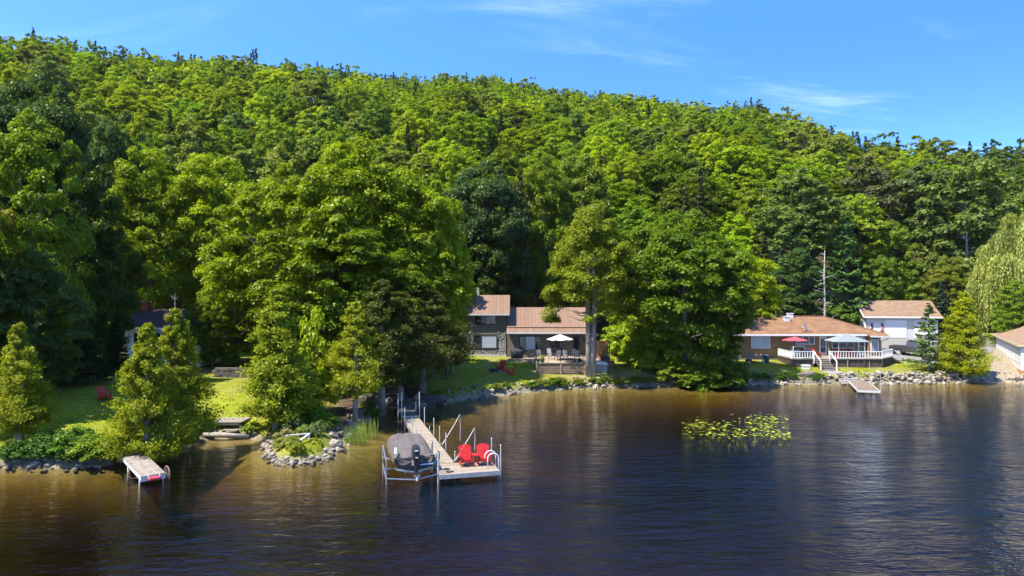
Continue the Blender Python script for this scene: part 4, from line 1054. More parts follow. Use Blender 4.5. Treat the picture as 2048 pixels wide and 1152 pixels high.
# ------------------------------------------------------------------ covered boat on its lift
def build_boat():
    U0 = -1.09
    def B(x, y, z=0): return dk(U0+x, y, z)
    bt = thing('motor_boat', tuple(B(0, 0, .4)), 'dark navy motor boat under a taupe cover on a lift beside the dock', 'boat')
    L = 5.2; y0 = -1.3
    st = []
    for t in np.linspace(0, 1, 12):
        w = .95*(1-max(0, (t-.62)/.38)**2.6*.85); y = y0+L*t
        keel = .42+.35*max(0, (t-.6)/.4)**2; chine = .62+.3*max(0, (t-.6)/.4)**2; gun = 1.10+.12*t
        st.append([(-w, y, gun), (-w*.98, y, gun-.16), (-w*.86, y, chine), (0, y, keel), (w*.86, y, chine), (w*.98, y, gun-.16), (w, y, gun)])
    b = MB(); vs = [B(*p) for s in st for p in s]; fs = []
    for i in range(11):
        for j in range(6): fs.append((i*7+j, i*7+j+1, (i+1)*7+j+1, (i+1)*7+j))
    fs.append((0, 1, 2, 3, 4, 5, 6)); fs.append(tuple(reversed(range(77, 84))))
    b.add(vs, fs); h = obj('hull', b, NAVY, bt)
    b = MB()    # pale chine band at the transom
    b.add([B(-.9, y0-.012, .66), B(0, y0-.012, .47), B(.9, y0-.012, .66), B(.9, y0-.012, .58), B(0, y0-.012, .39), B(-.9, y0-.012, .58),
           B(-.9, y0+.02, .66), B(0, y0+.02, .47), B(.9, y0+.02, .66), B(.9, y0+.02, .58), B(0, y0+.02, .39), B(-.9, y0+.02, .58)],
          [(0, 1, 4, 5), (1, 2, 3, 4), (6, 11, 10, 7), (7, 10, 9, 8), (0, 6, 7, 1), (1, 7, 8, 2), (5, 4, 10, 11), (4, 3, 9, 10), (0, 5, 11, 6), (2, 8, 9, 3)])
    obj('transom_band', b, PIPE, h)
    b = MB(); b.box(-.02, .62, -.42, 0, 0, .05, Matrix.Translation(B(.18, y0, .72)) @ Matrix.Rotation(DROT, 4, 'Z')); obj('swim_step', b, NAVY, bt)
    b = MB(); b.tube([B(.22, y0-.3, .83), B(.86, y0-.25, .84)], .05, 8); obj('chrome_tube', b, ALU, bt)
    # cover: draped sheet with a raised middle, folds and a hanging hem
    rng = np.random.default_rng(8); ny_, nx_ = 40, 33; V = []
    for i in range(ny_):
        t = i/(ny_-1); y = y0+.06+L*.985*t
        w = .98*(1-max(0, (t-.62)/.38)**2.6*.85)+.02
        top = float(np.interp(t, [0, .06, .16, .30, .36, .52, .62, .8, 1], [1.15, 1.26, 1.46, 1.55, 1.66, 1.64, 1.60, 1.45, 1.27]))
        for j in range(nx_):
            s = -1+2*j/(nx_-1); a = abs(s)
            if a > .86:
                f = (a-.86)/.14; x = w*(.99+.03*f); z = 1.13+.12*t-.02-.26*f*(1+.25*math.sin(t*23+3*s))
            else:
                q = a/.86; x = w*q*.99; z = 1.13+.12*t+(top-1.13-.12*t)*float(np.interp(q, [0, .4, .62, .76, .96, 1], [1, .99, .95, .8, .1, 0]))
                z += .03*math.sin(q*11*(1 if s > 0 else .8)+t*5+s)*(1-q)+.05*math.sin(t*30+2.5*s)*q*(1-q)*2+.02*math.sin(t*61+7*s)*q-.03*math.exp(-((q-.55-.1*math.sin(t*9))/.06)**2)
            V.append(B(math.copysign(x, s) if a > 0 else 0, y+.012*math.sin(7*s+t*9), z))
    b = MB(); b.add(V, [(i*nx_+j, i*nx_+j+1, (i+1)*nx_+j+1, (i+1)*nx_+j) for i in range(ny_-1) for j in range(nx_-1)])
    c = obj('cover', b, COVER, bt, smooth=True)
    # stern hem of the cover, hanging in two lobes either side of the motor
    V = []; k = 25
    for j in range(k):
        s = -1+2*j/(k-1); a = abs(s); zt = 1.13+.03*(1-a**2.6)
        drop = .36*(1-abs(a-.5)*1.1)-.22*(a > .82)
        for f in (0, .35, .7, 1): V.append(B(s*1.04, y0+.05-.10*f-.02*math.sin(9*s), zt-drop*f))
    b = MB(); b.add(V, [(j*4+i, j*4+i+1, (j+1)*4+i+1, (j+1)*4+i) for j in range(k-1) for i in range(3)]); obj('cover_hem', b, COVER, c, smooth=True)
    for x in (-.80, .86):
        b = MB(); b.box(-.11, .11, -.012, .012, -.03, .04, Matrix.Translation(B(x, y0-.05, 1.18)) @ Matrix.Rotation(DROT, 4, 'Z')); obj('vent_patch', b, BLACKM, c)
    b = MB(); b.add([B(-.93, y0+.25, 1.34), B(-.86, y0+.18, 1.34), B(-.84, y0+.35, 1.58), B(-.90, y0+.42, 1.58)], [(0, 1, 2, 3)]); 
    b.add([B(-.95, y0+.25, 1.33), B(-.88, y0+.16, 1.33), B(-.86, y0+.33, 1.57), B(-.92, y0+.42, 1.57)], [(0, 1, 2, 3)]); obj('reflective_patch', b, WHITE, c)
    # outboard
    om = thing('outboard_motor', tuple(B(.02, y0-.3, 1.0)), 'black outboard motor on the stern of the covered boat', 'outboard motor')
    mt = Matrix.Translation(B(.02, y0-.32, 0)) @ Matrix.Rotation(DROT, 4, 'Z') @ Matrix.Rotation(-.10, 4, 'X')
    def ring(z, w, l, yo=0): return [mt @ Vector((w*math.copysign(abs(math.cos(a))**.6, math.cos(a)), yo+l*math.copysign(abs(math.sin(a))**.6, math.sin(a)), z)) for a in np.linspace(0, 2*math.pi, 16, endpoint=False)]
    def loft(rings, name, mat):
        b = MB(); n = 16; b.add([p for r in rings for p in r], [(i*n+j, i*n+(j+1) % n, (i+1)*n+(j+1) % n, (i+1)*n+j) for i in range(len(rings)-1) for j in range(n)]+[tuple(reversed(range(n))), tuple((len(rings)-1)*n+j for j in range(n))])
        return obj(name, b, mat, om, smooth=False)
    cw = loft([ring(1.16, .15, .24), ring(1.24, .19, .30), ring(1.5, .20, .33, -.01), ring(1.68, .18, .29, .0), ring(1.76, .12, .2, .02)], 'cowl', BLACK)
    loft([ring(.5, .06, .10), ring(.75, .09, .14), ring(1.0, .12, .18), ring(1.16, .14, .22)], 'leg', BLACK)
    loft([ring(.46, .16, .24, -.02), ring(.50, .16, .24, -.02)], 'cavitation_plate', BLACK)
    b = MB(); b.tube([mt @ Vector((0, .14, .3)), mt @ Vector((0, -.1, .3)), mt @ Vector((0, -.26, .3))], [.03, .07, .04], 8); obj('gearcase', b, BLACK, om)
    for i in range(3):
        a = i*2.09+.5; b = MB(); b.beam(mt @ Vector((0, -.27, .3)), mt @ Vector((math.cos(a)*.17, -.27, .3+math.sin(a)*.17)), .09, .012, up=(0, 1, .3)); obj('propeller_blade', b, PIPE, om)
    b = MB()
    for z0, z1, x0, x1 in ((1.52, 1.57, -.09, .08), (1.20, 1.25, -.06, .06)): b.box(x0, x1, -.345, -.335, z0, z1, mt)
    obj('lettering', b, WHITE, cw)
    b = MB(); b.box(-.16, .16, .18, .34, .78, 1.06, mt); obj('bracket', b, PIPE, om)
    # lift: posts, side braces, cradle beams
    lf = thing('boat_lift', tuple(B(0, 0, 0)), 'aluminium boat lift frame holding the covered boat', 'boat lift')
    def tb(name, pts, r, mat=ALU): b = MB(); b.tube([B(*p) for p in pts], r, 8); return obj(name, b, mat, lf)
    for x, y, h in ((-1.38, y0-.25, 1.15), (-1.38, y0+1.55, 1.5), (1.12, y0-.25, 1.45), (1.12, y0+1.7, 1.5)):
        tb('post', [(x, y, -1.9), (x, y, h)], .032)
    tb('side_rail', [(-1.38, y0-.25, .20), (-1.38, y0+1.55, .55)], .035); tb('side_rail', [(-1.38, y0+1.55, 1.46), (-1.38, y0-.25, 1.05)], .032)
    tb('side_rail', [(-1.38, y0+1.55, .9), (-1.05, y0+1.4, .78)], .028)
    tb('side_rail', [(1.12, y0-.25, .35), (1.12, y0+1.7, .6)], .035); tb('brace', [(1.12, y0-.25, .45), (.8, y0+1.2, 1.0)], .02)
    tb('cradle_beam', [(-1.38, y0-.25, .28), (0, y0-.25, .12), (1.12, y0-.25, .34)], .042)
    tb('cradle_beam', [(-1.38, y0+1.6, .30), (0, y0+1.6, .16), (1.12, y0+1.6, .34)], .05)
    for x in (-.45, .45): 
        b = MB(); b.beam(B(x, y0-.1, .44), B(x, y0+3, .46), .1, .08); obj('bunk', b, DARKW, lf)
    b = MB(); b.tube([B(1.2, y0+.1, 1.15), B(1.12, y0+.1, 1.15)], .22, 16); wh = obj('winch_wheel', b, BLACKM, lf)
    b = MB(); b.box(-.1, .1, -.1, .1, 0, .3, Matrix.Translation(B(1.12, y0+.1, 1.0)) @ Matrix.Rotation(DROT, 4, 'Z')); obj('winch', b, PIPE, lf)
build_boat()

# ------------------------------------------------------------------ small wheeled dock on the left
def build_small_dock():
    o = Vector((-20.75, 36.05, 0)); a = Vector((.645, -.764, 0)); w = Vector((.764, .645, 0)); L = 4.95; Wd = 1.08
    ang = math.atan2(a.y, a.x)
    def p(s, t, z): return o+a*s+w*t+Vector((0, 0, z))
    zt = lambda s: .58-.04*s
    r = thing('small_dock', tuple(p(2.4, .5, 0)), 'short weathered dock on two old wagon wheels at the left bank', 'dock')
    b = MB()
    for t in (.04, 1.04): b.beam(p(0, t, zt(0)-.12), p(L, t, zt(L)-.12), .06, .15)
    b.beam(p(L, 0, zt(L)-.13), p(L, Wd, zt(L)-.13), .06, .22); b.beam(p(.1, 0, zt(0)-.13), p(.1, Wd, zt(0)-.13), .06, .15)
    f = obj('frame', b, GREYTRIM, r)
    for i in range(7):
        t = .01+i*.153; b = MB(); b.beam(p(-.02, t+.072, zt(0)), p(L+.03, t+.072, zt(L)), .143, .035); obj('plank', b, GREYW, r)
    for s, t in ((2.2, .0), (4.6, .03), (4.6, 1.05)):
        b = MB(); b.tube([p(s, t, -1), p(s, t, zt(s)-.02)], .04, 7); obj('leg', b, WHITE2, r)
    for s, t, tilt in ((3.9, -.30, .3), (4.3, 1.30, -.1)):
        wh = MB(); c = p(s, t, .16); ax = (w+a*tilt).normalized(); e = ax.cross(Vector((0, 0, 1))).normalized(); R_ = .52
        R_ = .38; ring = [c+(e*math.cos(q)+Vector((0, 0, 1))*math.sin(q))*R_ for q in np.linspace(0, 2*math.pi, 21)]
        wh.tube(ring, .04, 6, cap=False); wo = obj('wheel', wh, RUSTW, r, smooth=True)
        for k in range(8):
            q = k*math.pi/4; b = MB(); b.tube([c, c+(e*math.cos(q)+Vector((0, 0, 1))*math.sin(q))*R_], .018, 5); obj('spoke', b, RUSTW, wo)
        b = MB(); b.tube([c-ax*.08, c+ax*.08], .07, 8); obj('hub', b, RUSTW, wo)
    b = MB(); b.tube([p(3.9, -.42, .12), p(4.2, 1.4, .12)], .03, 6); obj('axle', b, RUSTW, r)
    fd = thing('fender', tuple(p(L+.1, .5, zt(L)-.1)), 'red-pink cylindrical fender tied to the front of the wheeled dock', 'boat fender')
    b = MB(); m = [p(L+.17, q, zt(L)-.14) for q in (.28, .33, .78, .83)]; b.tube(m, [.05, .1, .1, .05], 10); obj('body', b, PINKRED, fd)
    b = MB(); b.tube([p(L+.17, .3, zt(L)-.05), p(L+.03, .3, zt(L)+.03)], .01, 4); b.tube([p(L+.17, .8, zt(L)-.05), p(L+.03, .8, zt(L)+.03)], .01, 4); obj('rope', b, WHITE, fd)
build_small_dock()
# ------------------------------------------------------------------ things on the left plot and the grassy point
def build_left():
    # low wooden landing by the wide cedar
    c = G(452, 862); r = thing('wooden_landing', tuple(c), 'small grey plank landing beside the wide cedar, above the log', 'platform')
    for i in range(10):
        b = MB(); b.box(-.95, .95, .02+i*.17, .18+i*.17, .52, .56); obj('plank', b, GREYW, r, world=False)
    for x in (-.9, .9):
        for y in (.08, 1.6): b = MB(); b.box(x-.05, x+.05, y-.05, y+.05, -.4, .52); obj('post', b, GREYW, r, world=False)
    b = MB(); b.box(-.95, .95, .03, .06, .36, .50); obj('fascia', b, DARKW, r, world=False)
    b = MB(); b.box(-.05, .9, -.5, -.12, .10, .15); obj('step', b, GREYW, r, world=False)
    for x in (0.0, .85): b = MB(); b.box(x-.04, x+.04, -.45, -.15, -.3, .10); obj('step_leg', b, DARKW, r, world=False)
    a = G(408, 872); q = G(500, 876); b = MB(); b.tube([a+Vector((0, -.1, .12)), (a+q)/2+Vector((0, -.2, .16)), q+Vector((0, -.1, .1))], [.14, .17, .13], 9)
    tag(obj('log', b, BARKL, smooth=True), 'pale log lying along the water edge below the plank landing', 'log')
    # frame of white boards on the point
    c = G(603, 886); r = thing('bench_frame', tuple(c), 'pale L-shaped board frame standing among the weeds on the grassy point', 'bench')
    b = MB(); b.beam((-1.0, .35, .34), (.25, .72, .38), .12, .05); obj('long_board', b, GREYTRIM, r, world=False)
    b = MB(); b.beam((.24, .70, .37), (.0, -.55, .2), .12, .05); obj('short_board', b, GREYTRIM, r, world=False)
    for x, y, h in ((-.95, .36, .31), (.22, .68, .35), (.0, -.5, .17)): b = MB(); b.box(x-.05, x+.05, y-.05, y+.05, -.2, h); obj('post', b, GREYTRIM, r, world=False)
    # red chair far left
    p = G(208, 800); adirondack((p.x, p.y, p.z), .9, 'red slatted chair alone in the deep shade of the left lawn', None)
    # stone retaining wall
    a = at(428, 736, 57.5); a.z = gz(a.x, a.y); r = thing('garden_wall', tuple(a), 'low dry stone garden wall in shade behind the wide cedar', 'garden wall')
    rng = random.Random(3)
    for row in range(4):
        x = -.2+(.25 if row % 2 else 0)
        while x < 2.9:
            w = rng.uniform(.35, .6); b = MB(); b.box(x, x+w-.025, rng.uniform(-.03, .03), .4, row*.22-.1, row*.22+.1); obj('stone', b, STONED, r, world=False); x += w
    # dark cottage
    x0, x1, yf, yb = -36.2, -29.2, 64.0, 70.0; zb = 2.2; ze = 5.95; zr = 7.5
    r = thing('dark_cottage', ((x0+x1)/2, yf, zb), 'dark-roofed cottage with red brick chimney half hidden by the left cedars', 'house')
    b = MB(); b.box(x0, x1, yf, yb, zb-1, ze-.1); obj('wall', b, WHITE2, r)
    for nm, pts in (('roof', [(x0-.4, yf-.6, ze-.15), (x1+.4, yf-.6, ze-.15), (x1+.4, (yf+yb)/2, zr), (x0-.4, (yf+yb)/2, zr)]), ('rear_roof', [(x1+.4, yb+.6, ze-.15), (x0-.4, yb+.6, ze-.15), (x0-.4, (yf+yb)/2+.01, zr-.005), (x1+.4, (yf+yb)/2+.01, zr-.005)])):
        b = MB(); slab_poly(b, pts, .12); obj(nm, b, SHINGLE3, r)
    b = MB(); b.box(x0-.4, x1+.4, yf-.68, yf-.605, ze-.33, ze-.12); obj('fascia', b, WHITE, r)
    for a0 in (x0+.7, x0+2.6, x0+4.7): window(r, a0, a0+1.5, yf-.002, 3.7, 5.35, (.5,))
    for s in (-1, 1):
        xx = x0 if s < 0 else x1; b = MB(); b.prism([(yf, ze-.12), (yb, ze-.12), ((yf+yb)/2, zr-.14)], 'x', xx-.06, xx+.06); obj('gable', b, WHITE2, r)
    cx_ = -35.9; b = MB(); b.box(cx_-.28, cx_+.28, 66.6, 67.2, 6.4, 8.2); ch = obj('chimney', b, BRICK, r)
    for k in range(8):
        b = MB(); b.box(cx_-.295, cx_+.295, 66.585, 67.215, 6.8+k*.17, 6.8+k*.17+.13); obj('brick_course', b, BRICK, ch)
    b = MB(); b.box(cx_-.33, cx_+.33, 66.55, 67.25, 8.2, 8.28); obj('cap', b, CONC, ch)
    b = MB(); b.tube([(cx_, 66.9, 8.28), (cx_, 66.9, 9.0)], .13, 10); b.tube([(cx_, 66.9, 9.0), (cx_, 66.9, 9.06)], .22, 10); obj('flue', b, ALU, ch)
    a = at(350, 612, 66.6); r2 = thing('roof_antenna', (a.x, 66.6, 7.3), 'thin white antenna on the dark cottage roof', 'antenna')
    b = MB(); b.tube([(0, 0, 0), (0, 0, 1.75)], .03, 6); obj('mast', b, WHITE, r2, world=False)
    for s in (-1, 1): b = MB(); b.tube([(0, 0, 1.15), (s*.25, 0, 1.3), (s*.36, 0, 1.5)], .02, 5); obj('arm', b, WHITE, r2, world=False)
build_left()

# ------------------------------------------------------------------ the grey two-storey house
def build_grey_house():
    yt = 77.0
    r = thing('grey_house', (-1.5, yt, 2.1), 'dark taupe two-part lake house with brown metal roofs', 'house')
    # tower
    x0, x1, zb, ze = -5.9, -.68, 2.05, 6.8
    boards_wall(r, x0, x1, yt, zb+.15, ze, TAUPE, h=.22)
    b = MB(); b.box(x0, x1-.0, yt+.145, yt+7.8, zb-.6, ze); obj('tower_body', b, TAUPE, r)
    b = MB(); b.prism([(yt+.1, ze), (yt+7.8, ze), (yt+4, ze+1.75)], 'x', x1-.12, x1); obj('gable', b, TAUPE, r)
    b = MB(); b.box(x0, x1+.02, yt-.06, yt+.1, zb-.5, zb+.12); obj('foundation', b, CONC, r)
    def metal(nm, xa, xb, y0, z0, y1, z1, step=.41):
        b = MB(); slab_poly(b, [(xa, y0, z0), (xb, y0, z0), (xb, y1, z1), (xa, y1, z1)], .08); o = obj(nm, b, DARKTRIM, r)
        x = xa
        while x < xb-.05:
            xe = min(x+step, xb); q = MB()
            q.add([(x, y0-.02, z0+.006), (xe-.03, y0-.02, z0+.006), (xe-.03, y1, z1+.006), (x, y1, z1+.006), (x, y0-.02, z0+.018), (xe-.03, y0-.02, z0+.018), (xe-.03, y1, z1+.018), (x, y1, z1+.018)],
                  [(0, 3, 2, 1), (4, 5, 6, 7), (0, 1, 5, 4), (1, 2, 6, 5), (2, 3, 7, 6), (3, 0, 4, 7)])
            q.beam((xe-.022, y0-.02, z0+.03), (xe-.022, y1, z1+.03), .028, .045)
            obj('roof_panel', q, METALROOF, o); x += step
        return o
    metal('tower_roof', x0-.4, x1+.42, yt-.45, ze-.12, yt+4, ze+1.98)
    b = MB(); slab_poly(b, [(x1+.42, yt+8.3, ze-.12), (x0-.4, yt+8.3, ze-.12), (x0-.4, yt+4.02, ze+1.97), (x1+.42, yt+4.02, ze+1.97)], .08); obj('tower_rear_roof', b, METALROOF, r)
    b = MB(); b.box(x0-.4, x1+.42, yt-.53, yt-.475, ze-.27, ze-.10); obj('gutter', b, GREYTRIM, r)
    b = MB(); b.beam((x1+.44, yt-.45, ze-.16), (x1+.44, yt+4, ze+1.94), .05, .16); obj('rake_board', b, DARKTRIM, r)
    b = MB(); b.tube([(-4.0, yt+4.5, ze+1.5), (-4.0, yt+4.5, ze+2.75)], .13, 9); b.tube([(-4, yt+4.5, ze+2.75), (-4, yt+4.5, ze+2.85)], .2, 9); obj('flue', b, PIPE, r)
    sky = [GLASS, PALEPANE]
    window(r, -4.2, -1.78, yt-.03, 5.46, 6.68, (.27,), DARKTRIM, .09)
    window(r, -4.35, -1.68, yt-.09, 2.78, 4.32, (.34,), DARKTRIM, .09, pane=[GLASS, PALEPANE])
    # rubble facing round the lower window, stone by stone
    rng = random.Random(9); st = MB()
    z = zb+.14
    while z < 4.55:
        h = rng.uniform(.13, .2); x = x0
        while x < x1-.02:
            w = rng.uniform(.15, .3); xe = min(x+w, x1)
            inwin = xe > -4.42 and x < -1.62 and z+h > 2.74
            lim = 4.5 if x > -1.5 else 3.4
            if not inwin and (z+h < lim or rng.random() < .3):
                d = rng.uniform(.05, .10); st.box(x+.012, xe-.012, yt-d, yt+.0, z+.012, z+h-.012)
            x = xe
        z += h
    o = obj('stone_facing', st, RUBBLE, r); o['kind'] = 'stuff'
    # wing
    yw = 76.2; wx0, wx1, fz, we = -.55, 8.25, 1.95, 4.72
    b = MB(); b.box(wx0, wx1, yw+.145, yw+9, fz-1.5, we); obj('wing_body', b, TAUPE, r)
    boards_wall(r, wx0, wx1, yw, fz+.02, we-.02, TAUPE, h=.22, name='wing_wall')
    metal('lower_roof_edge', wx0-.05, wx1+.45, yw-.55, we-.05, yw+.45, we+.38)
    metal('wing_roof', wx0-.05, wx1+.45, yw+.40, we+.47, yw+5, we+2.6)
    b = MB(); slab_poly(b, [(wx1+.45, yw+9.6, we), (wx0, yw+9.6, we), (wx0, yw+5.02, we+2.59), (wx1+.45, yw+5.02, we+2.59)], .08); obj('wing_rear_roof', b, METALROOF, r)
    b = MB(); b.box(wx0-.05, wx1+.45, yw-.64, yw-.575, we-.2, we-.03); obj('eave_board', b, GREYTRIM, r)
    b = MB(); b.prism([(yw+.1, we), (yw+9, we), (yw+5, we+2.45)], 'x', wx1-.12, wx1); obj('wing_gable', b, TAUPE, r)
    window(r, .82, 3.25, yw-.03, 2.62, 4.25, (.28, .74), DARKTRIM, .09, pane=[GLASS, PALEPANE, GLASS])  # middle pane has the sky's reflection painted into its colour
    window(r, 4.2, 5.65, yw-.03, 1.98, 4.25, (.36, .68), DARKTRIM, .11, name='patio_door')
    window(r, 6.8, 7.52, yw-.03, 2.66, 4.25, (), DARKTRIM, .10)
    b = MB(); b.box(8.0, 8.14, yw-.16, yw-.01, 3.75, 4.0); obj('wall_lamp', b, BLACKM, r)
    # deck
    x0, x1, y0, zt, zg = 2.45, 7.25, 68.0, 2.04, .95
    dk_ = thing('garden_deck', (4.9, 70, zt), 'wooden deck with black railing in front of the grey house', 'deck')
    def dplanks(xa, xb, ya, yb, z):
        y = ya
        while y < yb-.02:
            b = MB(); b.box(xa, xb, y, min(y+.14, yb), z-.04, z); obj('plank', b, DECKW, dk_); y += .15
    dplanks(x0, x1, y0, yw-.6, zt)
    b = MB(); b.box(x0+.03, x1-.03, y0+.06, yw-.7, zg-.3, zt-.045); obj('deck_frame', b, STAIN, dk_)
    for i, (za, zb_) in enumerate(((zt-.26, zt-.012), (zt-.52, zt-.28), (zt-.76, zt-.54), (zt-1.0, zt-.78))):
        for xa, xb in ((x0+.06, (x0+x1)/2-.06), ((x0+x1)/2+.06, x1-.06)):
            b = MB(); b.box(xa, xb, y0+.01+.004*i, y0+.055, za, zb_); obj('skirt_board', b, OLDW, dk_)
    for x in (x0, (x0+x1)/2, x1): b = MB(); b.box(x-.07, x+.07, y0-.04, y0+.09, zg-.4, zt-.0); obj('skirt_post', b, DECKW, dk_)
    b = MB(); b.box(x0-.08, x1+.08, y0-.06, y0+.12, zt+.001, zt+.045); obj('cap_board', b, DECKW, dk_)
    rl = MB(); zr = zt+.95
    for pq in (((x0, y0+.05, zr), (x1, y0+.05, zr)), ((x0, y0+.05, zr), (x0, y0+3.2, zr)), ((x1, y0+.05, zr), (x1, y0+3.6, zr))): rl.beam(pq[0], pq[1], .05, .045)
    obj('handrail', rl, BLACKM, dk_)
    for x, y in ([(x0+i*(x1-x0)/4, y0+.05) for i in range(5)]+[(x0, y0+1.6), (x0, y0+3.2), (x1, y0+1.2), (x1, y0+2.4), (x1, y0+3.6)]):
        b = MB(); b.box(x-.022, x+.022, y-.022, y+.022, zt+.045, zr-.025); obj('rail_post', b, BLACKM, dk_)
    # side landing with steps on the left, lower level at the wall
    dplanks(-.4, x0-.05, 73.6, yw-.3, 1.93)
    b = MB(); b.box(-.4, x0-.05, 73.62, yw-.35, 1.1, 1.885); obj('landing_frame', b, GREYW, dk_)
    for k in range(3): b = MB(); b.box(1.1, x0-.1, 72.6+.33*k, 72.93+.33*k, 1.15+.22*k, 1.27+.22*k); obj('step', b, GREYW, dk_)
    # right terrace with hot tub, screen and planter
    dplanks(7.4, 10.2, 71.3, 75.9, 1.98)
    b = MB(); b.box(7.4, 10.2, 71.33, 75.8, .8, 1.935); obj('terrace_frame', b, STAIN, dk_)
    tub = thing('hot_tub', (8.6, 70.3, 1.0), 'square hot tub with pale cover right of the split-trunk cedar', 'hot tub')
    for i in range(9): b = MB(); b.box(-1.1+i*.245, -1.1+i*.245+.235, -.95, .95, .0, .78); obj('side_panel', b, TUBW, tub, world=False)
    b = MB(); b.box(-1.16, 1.16, -1.0, 1.0, .785, .87); obj('cover', b, WHITE2, tub, world=False)
    sc = thing('privacy_screen', (9.65, 73.2, 1.98), 'orange wooden privacy screen at the end of the deck', 'screen')
    for i in range(12): b = MB(); b.box(-.62, .56, -.02, .02, .08+i*.155, .08+i*.155+.145); obj('slat', b, ORANGEW, sc, world=False)
    for x in (-.66, .60): b = MB(); b.box(x-.05, x+.05, -.05, .05, 0, 2.05); obj('post', b, STAIN, sc, world=False)
    b = MB(); b.box(.75, .85, -.05, .05, -.9, 1.9); obj('outer_post', b, OLDW, sc, world=False)
    pl = thing('planter_box', (9.75, 71.7, 1.99), 'dark planter box with pale ornamental grass on the deck corner', 'planter')
    b = MB(); b.prism([(-.42, .0), (.42, .0), (.46, .42), (-.46, .42)], 'y', -.22, .22); obj('box', b, BLACKM, pl, world=False)
    rng = np.random.default_rng(3); n = 260; c = np.stack([rng.uniform(-.4, .4, n), rng.uniform(-.18, .18, n), rng.uniform(.45, .95, n)], 1)
    o = bpy.data.objects.new('grass_blades', leaf_mesh('grass_blades', c, unit(rng.normal(size=(n, 3))*[1, 1, .2]), rng.uniform(.06, .16, n), rng.uniform(.7, 1.2, n), rng, aspect=.18, axis=unit(np.array([0, 0, 1.0])+.3*rng.normal(size=(n, 3)))))
    COL.objects.link(o); o.parent = pl; o.color = (.30, .28, .12, 1); o['kind'] = 'stuff'
    sp = thing('timber_box', (9.9, 71.0, 1.1), 'low weathered timber planter base below the planter box', 'timber box')
    for k in range(3): b = MB(); b.box(-.75, .55, -.35, .35, -.3+k*.32, .0+k*.32); obj('timber', b, OLDW, sp, world=False)
    pot = thing('flower_pot', (10.62, 72.6, 1.5), 'terracotta pot behind the timber box', 'pot')
    b = MB(); b.tube([(0, 0, -.3), (0, 0, .2), (0, 0, .24), (0, 0, .3)], [.16, .25, .28, .28], 12); obj('body', b, TERRA, pot, world=False)
    n = 90; c = rng.normal(size=(n, 3))*[.16, .16, .12]+[0, 0, .42]
    o = bpy.data.objects.new('foliage', leaf_mesh('foliage', c, unit(c-[0, 0, .2]), rng.uniform(.05, .09, n), rng.uniform(.7, 1.2, n), rng)); COL.objects.link(o); o.parent = pot; o.color = (.12, .11, .02, 1)
    # white umbrella, dining set
    umbrella('patio_umbrella', (5.05, 71.6, zt), 1.42, 2.12, .55, CANV, 'open white patio umbrella over the dining table on the deck', BLACKM)
    tb = thing('dining_table', (5.05, 71.55, zt), 'dark patio table under the white umbrella', 'table')
    b = MB(); b.tube([(0, 0, .68), (0, 0, .71)], .62, 20); obj('tabletop', b, BLACKM, tb, world=False)
    for a in (0.8, 2.37, 3.94, 5.5): b = MB(); b.tube([(.3*math.cos(a), .3*math.sin(a), .68), (.45*math.cos(a), .45*math.sin(a), 0)], .02, 6); obj('leg', b, BLACKM, tb, world=False)
    def sling(loc, rz, lab):
        nonlocal SLING
        g = 'patio chairs on the deck'
        if SLING: return copy_tree(SLING, loc, rz, lab, g)
        c = thing('patio_chair', (0, 0, 0), lab, 'patio chair', g)
        b = MB(); b.add([(-.25, -.25, .43), (.25, -.25, .43), (.25, .22, .38), (-.25, .22, .38), (-.25, -.25, .41), (.25, -.25, .41), (.25, .22, .36), (-.25, .22, .36)], [(0, 1, 2, 3), (7, 6, 5, 4), (0, 4, 5, 1), (1, 5, 6, 2), (2, 6, 7, 3), (3, 7, 4, 0)]); obj('seat', b, BEIGECL, c, world=False)
        b = MB(); b.add([(-.25, .22, .38), (.25, .22, .38), (.24, .42, 1.12), (-.24, .42, 1.12), (-.25, .24, .38), (.25, .24, .38), (.24, .44, 1.12), (-.24, .44, 1.12)], [(0, 1, 2, 3), (7, 6, 5, 4), (0, 4, 5, 1), (1, 5, 6, 2), (2, 6, 7, 3), (3, 7, 4, 0)]); obj('backrest', b, BEIGECL, c, world=False)
        for s in (-1, 1):
            b = MB(); b.tube([(s*.28, -.28, 0), (s*.28, -.25, .62), (s*.28, .30, .64)], .016, 6); obj('arm_leg', b, BLACKM, c, world=False)
            b = MB(); b.tube([(s*.27, .38, 0), (s*.27, .24, .4), (s*.26, .43, 1.14)], .016, 6); obj('rear_leg', b, BLACKM, c, world=False)
        SLING = c; c.location = loc; c.rotation_euler = (0, 0, rz); return c
    SLING = None
    sling((2.95, 71.3, zt), 2.6, 'leftmost beige sling chair at the deck railing, turned away')
    sling((4.1, 72.2, zt), .5, 'beige sling chair left of the umbrella pole, facing the lake')
    sling((4.75, 70.6, zt), 3.3, 'beige sling chair with its back to the lake, left of the pole')
    sling((5.55, 70.7, zt), 2.9, 'beige sling chair with its back to the lake, right of the pole')
    sling((6.2, 71.9, zt), -.9, 'beige sling chair right of the table, seen from its side')
    sling((6.75, 70.9, zt), 3.0, 'rightmost beige sling chair by the right railing')
